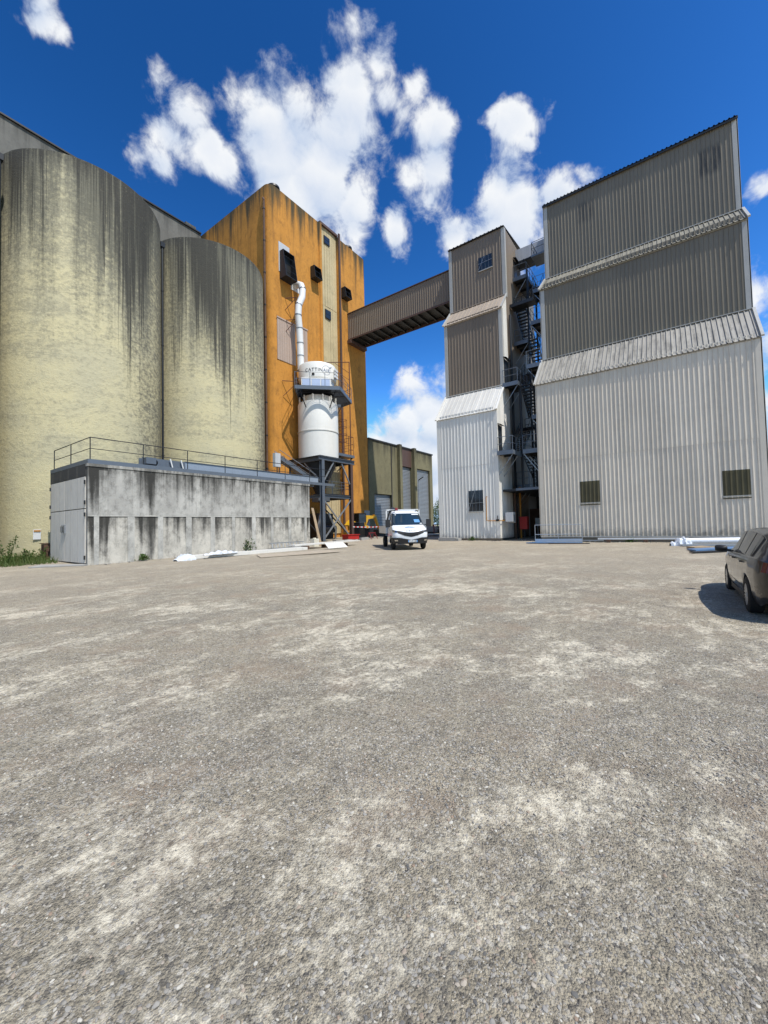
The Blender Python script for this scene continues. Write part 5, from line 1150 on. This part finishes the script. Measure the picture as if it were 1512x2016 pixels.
def clutter():
    g = lambda x, y, dz=0: (x, y, G(x, y) + dz)
    # along the bunker
    solo(MB().bar(g(9.9, 19.3, .09), g(17.4, 18.75, .09), .55, .17), 'sandwich_panel', 'plank_white', 'long pale sandwich panel lying before the bunker, its end wrapped in film', 'panel')
    solo(lumpy(g(9.5, 18.9, -.02), g(10.7, 19.3, -.02), .9, .30, 10, .10, 3), 'film_bundle', 'film', 'crumpled clear film wrapped round the end of the pale panel', 'plastic film')
    solo(lumpy(g(10.8, 18.75, .15), g(12.7, 18.85, .15), .4, .2, 10, .14, 8), 'film_bundle', 'film', 'strip of clear film lying over the middle of the pale panel', 'plastic film')
    solo(MB().bar(g(10.2, 19.95, .05), g(19.0, 20.1, .05), .16, .08), 'timber_batten', 'old_wood', 'long dark batten on the ground between pale panel and bunker wall', 'batten')
    solo(MB().slab([g(17.0, 19.2, .22), g(22.6, 18.6, .3), g(22.6, 19.3, .3), g(17.0, 20.0, .22)], (0, 0, .07)), 'white_board', 'plank_white', 'long white board propped just above the ground near the steel frame', 'board')
    for x, lab in ((17.8, 'timber block under the bunker end of the long white board'), (19.6, 'timber block under the middle of the long white board'), (21.5, 'timber block under the frame end of the long white board')): solo(MB().box(x, x + .18, 18.95, 19.5, G(x, 19) - .01, G(x, 19) + .21), 'timber_block', 'old_wood', lab, 'block', 'blocks under the white board')
    solo(MB().slab([g(18.3, 17.6, .02), g(20.0, 17.5, .02), g(20.1, 18.0, .32), g(18.5, 18.1, .32)], (0, 0, .04)), 'white_offcut', 'plank_white', 'short white offcut leaning on the long white board', 'board')
    solo(MB().slab([g(12.2, 16.2, .015), g(16.4, 14.9, .015), g(17.3, 16.6, .015), g(13.0, 17.6, .015)], (0, 0, .022)), 'plywood_sheet', 'ply', 'thin plywood sheet flat on the gravel before the panels', 'plywood')
    solo(MB().slab([g(13.6, 20.3, .02), g(19.8, 20.25, .02), g(19.8, 20.95, .02), g(13.6, 20.95, .02)], (0, 0, .03)), 'plywood_sheet', 'ply', 'narrow plywood strip flat at the foot of the bunker wall', 'plywood')
    solo(MB().slab([(20.55, 20.6, .34), (20.8, 20.6, .34), (20.35, 20.95, 3.05), (20.12, 20.95, 3.05)], (.02, .05, .01)), 'leaning_plank', 'wood', 'wooden plank leaning against the corner of the bunker', 'plank')
    solo(MB().slab([(19.62, 20.2, .33), (20.15, 20.2, .33), (20.15, 20.65, .33), (19.62, 20.65, .33)], (0, 0, .04)).slab([(19.65, 20.22, .37), (20.12, 20.22, .37), (20.12, 20.62, .37), (19.65, 20.62, .37)], (0, 0, .52)).box(19.8, 19.95, 20.35, 20.5, .89, .95), 'plastic_canister', 'plastic', 'cream plastic canister by the bunker corner', 'canister')
    t = thing('aluminium_ladder', 'aluminium ladder lying on the ground against the bunker foot', 'ladder', g(17.8, 20.7))
    z = G(18, 20.7)
    for dz, dv in ((.08, 0), (.42, .12)): part(MB().bar((16.4, 20.75 + dv, z + dz), (19.3, 20.75 + dv, z + dz), .04, .06), 'stile', 'galvanised', t)
    me = MB().bar((0, 0, 0), (.04, .12, .34), .03, .03).mesh('rung', 'galvanised')
    for i in range(10): inst(me, 'rung', t, (16.55 + i * .29, 20.75, z + .08))
    # round the steel frame
    r = thing('red_tub', 'red plastic mixing tub beside the steel frame', 'tub', g(26.6, 22.9)); x, y, zz = g(26.6, 22.9)
    part(MB().slab([(x - .7, y - .35, zz + .12), (x + .7, y - .35, zz + .12), (x + .7, y + .35, zz + .12), (x - .7, y + .35, zz + .12)], (0, 0, .38)), 'body', 'red_paint', r); part(MB().box(x - .76, x + .76, y - .41, y + .41, zz + .5, zz + .55), 'rim', 'red_paint', r); part(MB().box(x - .4, x + .4, y - .2, y + .2, zz - .01, zz + .12), 'foot', 'slab_grey', r)
    for x, y, w, lab in ((24.6, 22.6, .8, 'pale concrete block at the foot of the frame corner leg'), (25.4, 22.2, .6, 'pale concrete block between frame leg and red tub'), (27.8, 22.6, .7, 'pale concrete block past the red tub'), (28.6, 22.9, .5, 'small concrete block beside the saw horse')):
        solo(MB().box(x - w / 2, x + w / 2, y - .2, y + .2, G(x, y) - .02, G(x, y) + .2), 'concrete_block', 'slab_grey', lab, 'block', 'blocks round the frame')
    s = thing('saw_horse', 'small dark red saw horse past the red tub', 'saw horse', g(29.6, 22.9)); x, y, zz = g(29.6, 22.9)
    part(MB().bar((x - .5, y, zz + .55), (x + .5, y, zz + .55), .08, .08), 'beam', 'trailer_red', s)
    for a in (-.4, .4):
        for b_ in (-.3, .3): part(MB().bar((x + a, y, zz + .53), (x + a * 1.2, y + b_, zz - .01), .05, .05), 'leg', 'trailer_red', s)
    for i, (x, y, w, h) in enumerate(((30.6, 25.2, .8, 1.5), (34.4, 25.6, 1.2, .7), (31.3, 24.6, .6, .9))):
        lab = ['dark tool cabinet between frame and excavator', 'dark low skid behind the barrier tape', 'dark generator before the excavator'][i]
        o = thing(('tool_cabinet', 'machine_skid', 'generator')[i], lab, ('cabinet', 'skid', 'generator')[i], g(x, y)); zz = G(x, y)
        part(MB().box(x - w / 2, x + w / 2, y - .35, y + .35, zz - .01, zz + h), 'housing', 'dark_steel', o); part(MB().box(x - w / 2 + .06, x + w / 2 - .06, y - .365, y - .352, zz + h * .2, zz + h * .85), 'front_panel', 'black_metal', o)
        part(MB().box(x - w / 2 - .02, x + w / 2 + .02, y - .37, y + .37, zz + h + .001, zz + h + .04), 'lid', 'grey_steel', o)
    # red and white tape between two stands
    tp = thing('barrier_tape', 'red and white barrier tape strung before the excavator', 'barrier tape', g(31.5, 24.2)); A, B = Vector(g(28.2, 24.0, 1.15)), Vector(g(34.6, 23.2, 1.2)); n = 26
    for i in range(n):
        a, b_ = A.lerp(B, i / n), A.lerp(B, (i + 1) / n); a.z -= .12 * math.sin(math.pi * i / n); b_.z -= .12 * math.sin(math.pi * (i + 1) / n)
        part(MB().bar(a, b_, .006, .07), 'tape_stripe', 'tape_red' if i % 2 else 'tape_white', tp)
    for q in (A, B): part(MB().tube((q.x, q.y, G(q.x, q.y) - .02), (q.x, q.y, q.z + .05), .02, 6), 'stand', 'dark_steel', tp)
    # behind the truck
    rt_ = thing('red_trailer', 'dark red framed trailer behind the truck, by the white tower base', 'trailer', g(36, 20)); zz = G(36, 20)
    part(MB().box(34.7, 37.4, 19.2, 20.8, zz + .25, zz + .4), 'chassis', 'black_metal', rt_)
    for x in (34.7, 37.4):
        for y in (19.2, 20.8): part(MB().bar((x, y, zz + .25), (x, y, zz + 1.1), .07, .07), 'post', 'trailer_red', rt_)
    part(MB().bar((34.7, 19.2, zz + 1.1), (37.4, 19.2, zz + 1.1), .07, .07), 'rail', 'trailer_red', rt_); part(MB().bar((34.7, 19.2, zz + .7), (37.4, 19.2, zz + .7), .05, .05), 'rail', 'galvanised', rt_); part(MB().bar((37.4, 19.2, zz + 1.1), (37.4, 20.8, zz + 1.1), .07, .07), 'rail', 'trailer_red', rt_)
    part(MB().box(35.7, 37.3, 19.4, 20.6, zz + .4, zz + .95), 'load_box', 'slab_grey', rt_)
    for y in (19.15, 20.85): part(MB().tube((36, y - .08, zz + .26), (36, y + .08, zz + .26), .27, 16), 'wheel', 'rubber', rt_)
    for i, (a, b_) in enumerate(((15.5, 14.05), (14.02, 13.9), (13.87, 13.78))):
        solo(MB().box(28.7, 29.3, b_, a, G(29, 14.5) - .01, G(29, 14.5) + .24 - i * .03), 'kerb_stone', 'slab_grey', ['long grey kerb stone before the white tower base', 'upright kerb stone next to the long kerb stone', 'thin kerb stone at the end of the row before the white tower base'][i], 'kerb stone', 'kerb stones by the tower')
    # along the profiled hall
    b = thing('guard_barrier', 'loose galvanised guard railing standing before the profiled hall', 'barrier', g(28.2, 6.4)); A, B = Vector(g(27.9, 7.75)), Vector(g(28.6, 5.0))
    for q in (A, A.lerp(B, .5), B): part(MB().tube(q, q + Vector((0, 0, 1.18 if q != A.lerp(B, .5) else .6)), .022, 6), 'post', 'galvanised', b)
    for h in (1.18, .55): part(MB().tube(A + Vector((0, 0, h)), B + Vector((0, 0, h)), .022, 6), 'rail', 'galvanised', b)
    part(MB().bar(A + Vector((-.05, 0, .16)), B + Vector((-.05, 0, .16)), .02, .2), 'toe_board', 'pale_steel', b)
    solo(MB().slab([g(27.0, 8.1, .01), g(27.2, 5.0, .01), g(28.0, 4.9, .01), g(27.9, 7.9, .01)], (0, 0, .05)), 'blue_panel', 'blue_sheet', 'pale blue sheet flat on the ground under the guard railing', 'sheet')
    solo(MB().slab([g(26.6, 6.6, .015), g(26.9, 4.3, .015), g(27.1, 4.4, .015), g(26.9, 6.6, .015)], (0, 0, .04)), 'dark_plank', 'black_plastic', 'thin dark plank before the pale blue sheet', 'plank')
    solo(MB().bar(g(29.3, 4.2, .22), g(29.2, -.5, .24), .14, .1), 'white_batten', 'white_paint', 'long white batten along the foot of the profiled hall', 'batten')
    solo(MB().bar(g(29.45, 7.6, .1), g(29.45, 3.9, .1), .1, .06), 'white_batten', 'galvanised', 'thin grey batten along the hall foot behind the guard railing', 'batten')
    for i, x in enumerate((3.6, 1.6, -.2)): solo(MB().box(29.1, 29.5, x - .1, x + .1, G(29.3, x) - .01, G(29.3, x) + .17), 'timber_block', 'old_wood', ['timber block under the passage end of the long white batten', 'timber block under the middle of the long white batten', 'timber block under the end of the long white batten by the wrapped roll'][i], 'block', 'blocks under the white batten')
    solo(MB().tube(g(26.2, .0, .22), g(27.6, -3.6, .24), .17, 14), 'wrapped_roll', 'film', 'long white roll wrapped in film before the profiled hall', 'roll')
    solo(lumpy(g(26.0, .35, -.01), g(26.5, -.7, -.01), .7, .48, 8, .12, 5), 'film_bundle', 'film', 'crumpled film round the end of the long white roll', 'plastic film')
    solo(MB().bar(g(25.6, -.1, .06), g(26.8, -3.2, .06), .3, .09), 'grey_profile', 'galvanised', 'grey steel profile beside the wrapped roll', 'profile')
    solo(MB().slab([g(22.3, -.6, .02), g(24.6, -2.6, .02), g(25.2, -2.2, .02), g(22.9, -.3, .02)], (0, 0, .06)), 'blue_panel', 'blue_sheet', 'bright blue sheet on the ground beyond the dark car', 'sheet')
    solo(MB().slab([g(21.5, -.5, .01), g(24.0, -2.8, .01), g(24.2, -2.6, .01), g(21.7, -.35, .01)], (0, 0, .04)), 'dark_plank', 'black_plastic', 'thin dark plank beside the bright blue sheet', 'plank')
    solo(MB().slab([g(23.6, -.6, .01), g(24.4, -1.2, .01), g(24.7, -.9, .01), g(23.9, -.3, .01)], (0, 0, .10)), 'wood_offcut', 'wood', 'orange brown wood offcut between blue sheet and wrapped roll', 'offcut')
    # by the silo
    solo(MB().slab([(6.62, 28.52, 1.35), (6.9, 28.3, 1.35), (6.9, 28.3, 1.9), (6.62, 28.52, 1.9)], (-.02, -.03, 0)), 'notice_sign', 'plate_white', 'small white notice with an orange band on the silo base', 'sign')
    solo(MB().slab([(6.64, 28.48, 1.78), (6.88, 28.285, 1.78), (6.88, 28.285, 1.86), (6.64, 28.48, 1.86)], (-.025, -.04, 0)), 'notice_band', 'gas_yellow', 'orange band across the small white notice', 'sign')
    w = thing('wooden_crate', 'dark brown wooden crate at the silo foot beside the bunker doors', 'crate', (7.1, 27.5, .28))
    for i in range(4): part(MB().box(6.75, 7.6, 27.2, 27.22, .32 + i * .2, .50 + i * .2), 'slat', 'old_wood', w)
    part(MB().box(6.78, 7.58, 27.222, 27.8, .25, 1.1), 'body', 'old_wood', w); part(MB().box(6.72, 7.63, 27.17, 27.85, 1.12, 1.16), 'lid', 'old_wood', w)
    solo(MB().slab([g(5.0, 22.3, .0), g(6.7, 20.9, .0), g(6.72, 21.6, .0), g(5.6, 23.2, .0)], (0, 0, .04)), 'threshold_slab', 'slab_grey', 'pale concrete slab on the ground before the bunker doors', 'slab')
clutter()

# ------------------------------------------------------------------ plants
def leaf_quad(mb, c, s, rg):
    a = Vector((rg.gauss(0, 1), rg.gauss(0, 1), rg.gauss(0, 1))).normalized(); b = a.orthogonal().normalized()
    b = (Matrix.Rotation(rg.uniform(0, 6.28), 3, a) @ b); d = a.cross(b)
    mb.add([c - b * s, c + d * s * .5, c + b * s, c - d * s * .5], [(0, 1, 2, 3)])
def tree(name, label, x, y, h, rad, seed):
    rg = random.Random(seed); z = G(x, y); t = thing(name, label, 'tree', (x, y, z), 'trees beyond the yard')
    tr = MB().tube((x, y, z - .1), (x, y, z + h * .5), .16 * h / 5, 8, .09 * h / 5)
    for k in range(6):
        an = k * 1.05 + rg.random(); tr.tube((x, y, z + h * (.25 + .04 * k)), (x + math.cos(an) * rad * .7, y + math.sin(an) * rad * .7, z + h * (.55 + .06 * k)), .05, 5, .02)
    part(tr, 'trunk', 'bark', t); cr = MB(); cl = [Vector((rg.gauss(0, .42) * rad, rg.gauss(0, .42) * rad, z + h * (.35 + .55 * rg.random()))) for _ in range(22)]
    for c in cl:
        s = rad * rg.uniform(.22, .42)
        for _ in range(110): leaf_quad(cr, Vector((x, y, 0)) + c + Vector((rg.gauss(0, .5), rg.gauss(0, .5), rg.gauss(0, .4))) * s, rg.uniform(.06, .14) * (h / 5) ** .5, rg)
    part(cr, 'crown', 'leaf', t)
def plants():
    tree('broadleaf_tree', 'round dark green tree beyond the end of the shutter hall', 59, 31.5, 5.0, 2.6, 1)
    tree('broadleaf_tree', 'lower bushy tree next to the round tree beyond the shutter hall', 62, 29.0, 4.2, 2.4, 2)
    tree('broadleaf_tree', 'taller tree standing behind the two trees past the shutter hall', 68, 35.0, 6.2, 3.0, 3)
    solo(MB().box(55.5, 64, 28.0, 28.2, .3, 1.7).box(55.5, 55.8, 27.95, 28.25, .3, 1.85).box(59.6, 59.9, 27.95, 28.25, .3, 1.85), 'boundary_wall', 'slab_grey', 'low grey boundary wall before the trees past the shutter hall', 'wall')
    rg = random.Random(5); mb = MB()
    for _ in range(5200):
        x, y = rg.uniform(-1, 6.55), rg.uniform(23.3, 28.6)
        if y < 23.8 + (6.6 - x) * .05 + rg.uniform(0, .4) or (x - SX) ** 2 + (y - SV) ** 2 < SR ** 2: continue
        h = rg.uniform(.10, .38) * (1.3 if y > 25.5 else 1); a = rg.uniform(0, 6.28); dx, dy = math.cos(a) * .02, math.sin(a) * .02; b = Vector((rg.gauss(0, .1), rg.gauss(0, .1), h)); p = Vector((x, y, G(x, y) - .02))
        mb.add([p + Vector((dx, dy, 0)), p - Vector((dx, dy, 0)), p + b * .6 - Vector((dx, dy, 0)) * .6, p + b], [(0, 1, 2, 3)])
    solo(mb, 'grass', 'grass_blade', 'unmown green grass at the foot of the silos', 'grass', kind='stuff')
    fw_ = MB(); r4 = random.Random(77)                      # a far-off wood closing the plain behind the plant
    for k in range(70):
        a = R(-62) + k / 69 * R(150); dd = r4.uniform(190, 260); c0 = Vector((math.cos(a) * dd, math.sin(a) * dd, .5)); h = r4.uniform(5, 9)
        for _ in range(60): leaf_quad(fw_, c0 + Vector((r4.gauss(0, 3.2), r4.gauss(0, 3.2), h * r4.random() ** .8)), r4.uniform(.5, 1.1), r4)
    solo(fw_, 'distant_wood', 'leaf', 'far-off dark green wood along the horizon', 'wood', kind='stuff')
    rb = MB(); r3 = random.Random(31)
    def spill(x0, y0, x1, y1, n, wd, big):
        for _ in range(n):
            f = r3.random(); x = x0 + (x1 - x0) * f + r3.gauss(0, wd); y = y0 + (y1 - y0) * f + r3.gauss(0, wd); s = big * (.3 + r3.random() ** 3); z = G(x, y) - .01
            a = [Vector((x, y, z)) + Vector((r3.uniform(-1, 1), r3.uniform(-1, 1), r3.uniform(-.2, .8))) * s for _ in range(5)]
            rb.add(a, [(0, 1, 2), (0, 2, 3), (0, 3, 1), (4, 1, 2), (4, 2, 3), (4, 3, 1)])
    spill(29.3, 7.5, 29.2, -3.8, 420, .16, .05); spill(29.4, 15.8, 29.4, 11.0, 220, .15, .05); spill(7, 20.75, 20, 20.75, 420, .14, .06); spill(23.5, 22.6, 33, 24.0, 500, .5, .07); spill(30.5, 9.3, 30.0, 8.2, 120, .3, .06)
    o = solo(rb, 'rubble', 'slab_grey', 'small rubble and chips along the wall feet', 'rubble', kind='stuff')
    for i, (x, y, h, lab) in enumerate(((4.9, 25.2, 1.5, 'tall bushy weed standing in the grass before the silo'), (3.6, 25.0, .9, 'low weed in the grass at the picture edge'), (5.9, 26.2, .9, 'low bushy weed near the wooden crate'), (6.6, 26.8, .65, 'weed growing against the wooden crate'), (4.0, 26.5, 1.1, 'ragged weed at the silo foot'), (14.95, 20.9, .8, 'small dark weed growing at the bunker wall foot'), (9.0, 20.95, .3, 'tiny weed at the bunker foot near the doors'), (29.3, 12.9, .35, 'tiny weed at the foot of the white tower base'), (29.35, 2.4, .3, 'tiny weed at the foot of the profiled hall'))):
        t = thing('weed', lab, 'weed', (x, y, G(x, y)), 'weeds by the walls'); st = MB(); lf = MB(); r2 = random.Random(20 + i)
        for k in range(7 if h > 1 else 5):
            an = r2.uniform(0, 6.28); top = Vector((x + math.cos(an) * h * .22, y + math.sin(an) * h * .22, G(x, y) + h * r2.uniform(.6, 1))); base = Vector((x + math.cos(an) * .05, y + math.sin(an) * .05, G(x, y) - .03)); st.tube(base, top, .012, 5, .005)
            for m in range(34): f = r2.uniform(.1, 1); leaf_quad(lf, base.lerp(top, f) + Vector((r2.gauss(0, .09), r2.gauss(0, .09), r2.gauss(0, .05))) * (1.25 - f) * 1.6, r2.uniform(.035, .075), r2)
        part(st, 'stem', 'leaf', t); part(lf, 'leaves', 'leaf', t, kind='stuff')
plants()
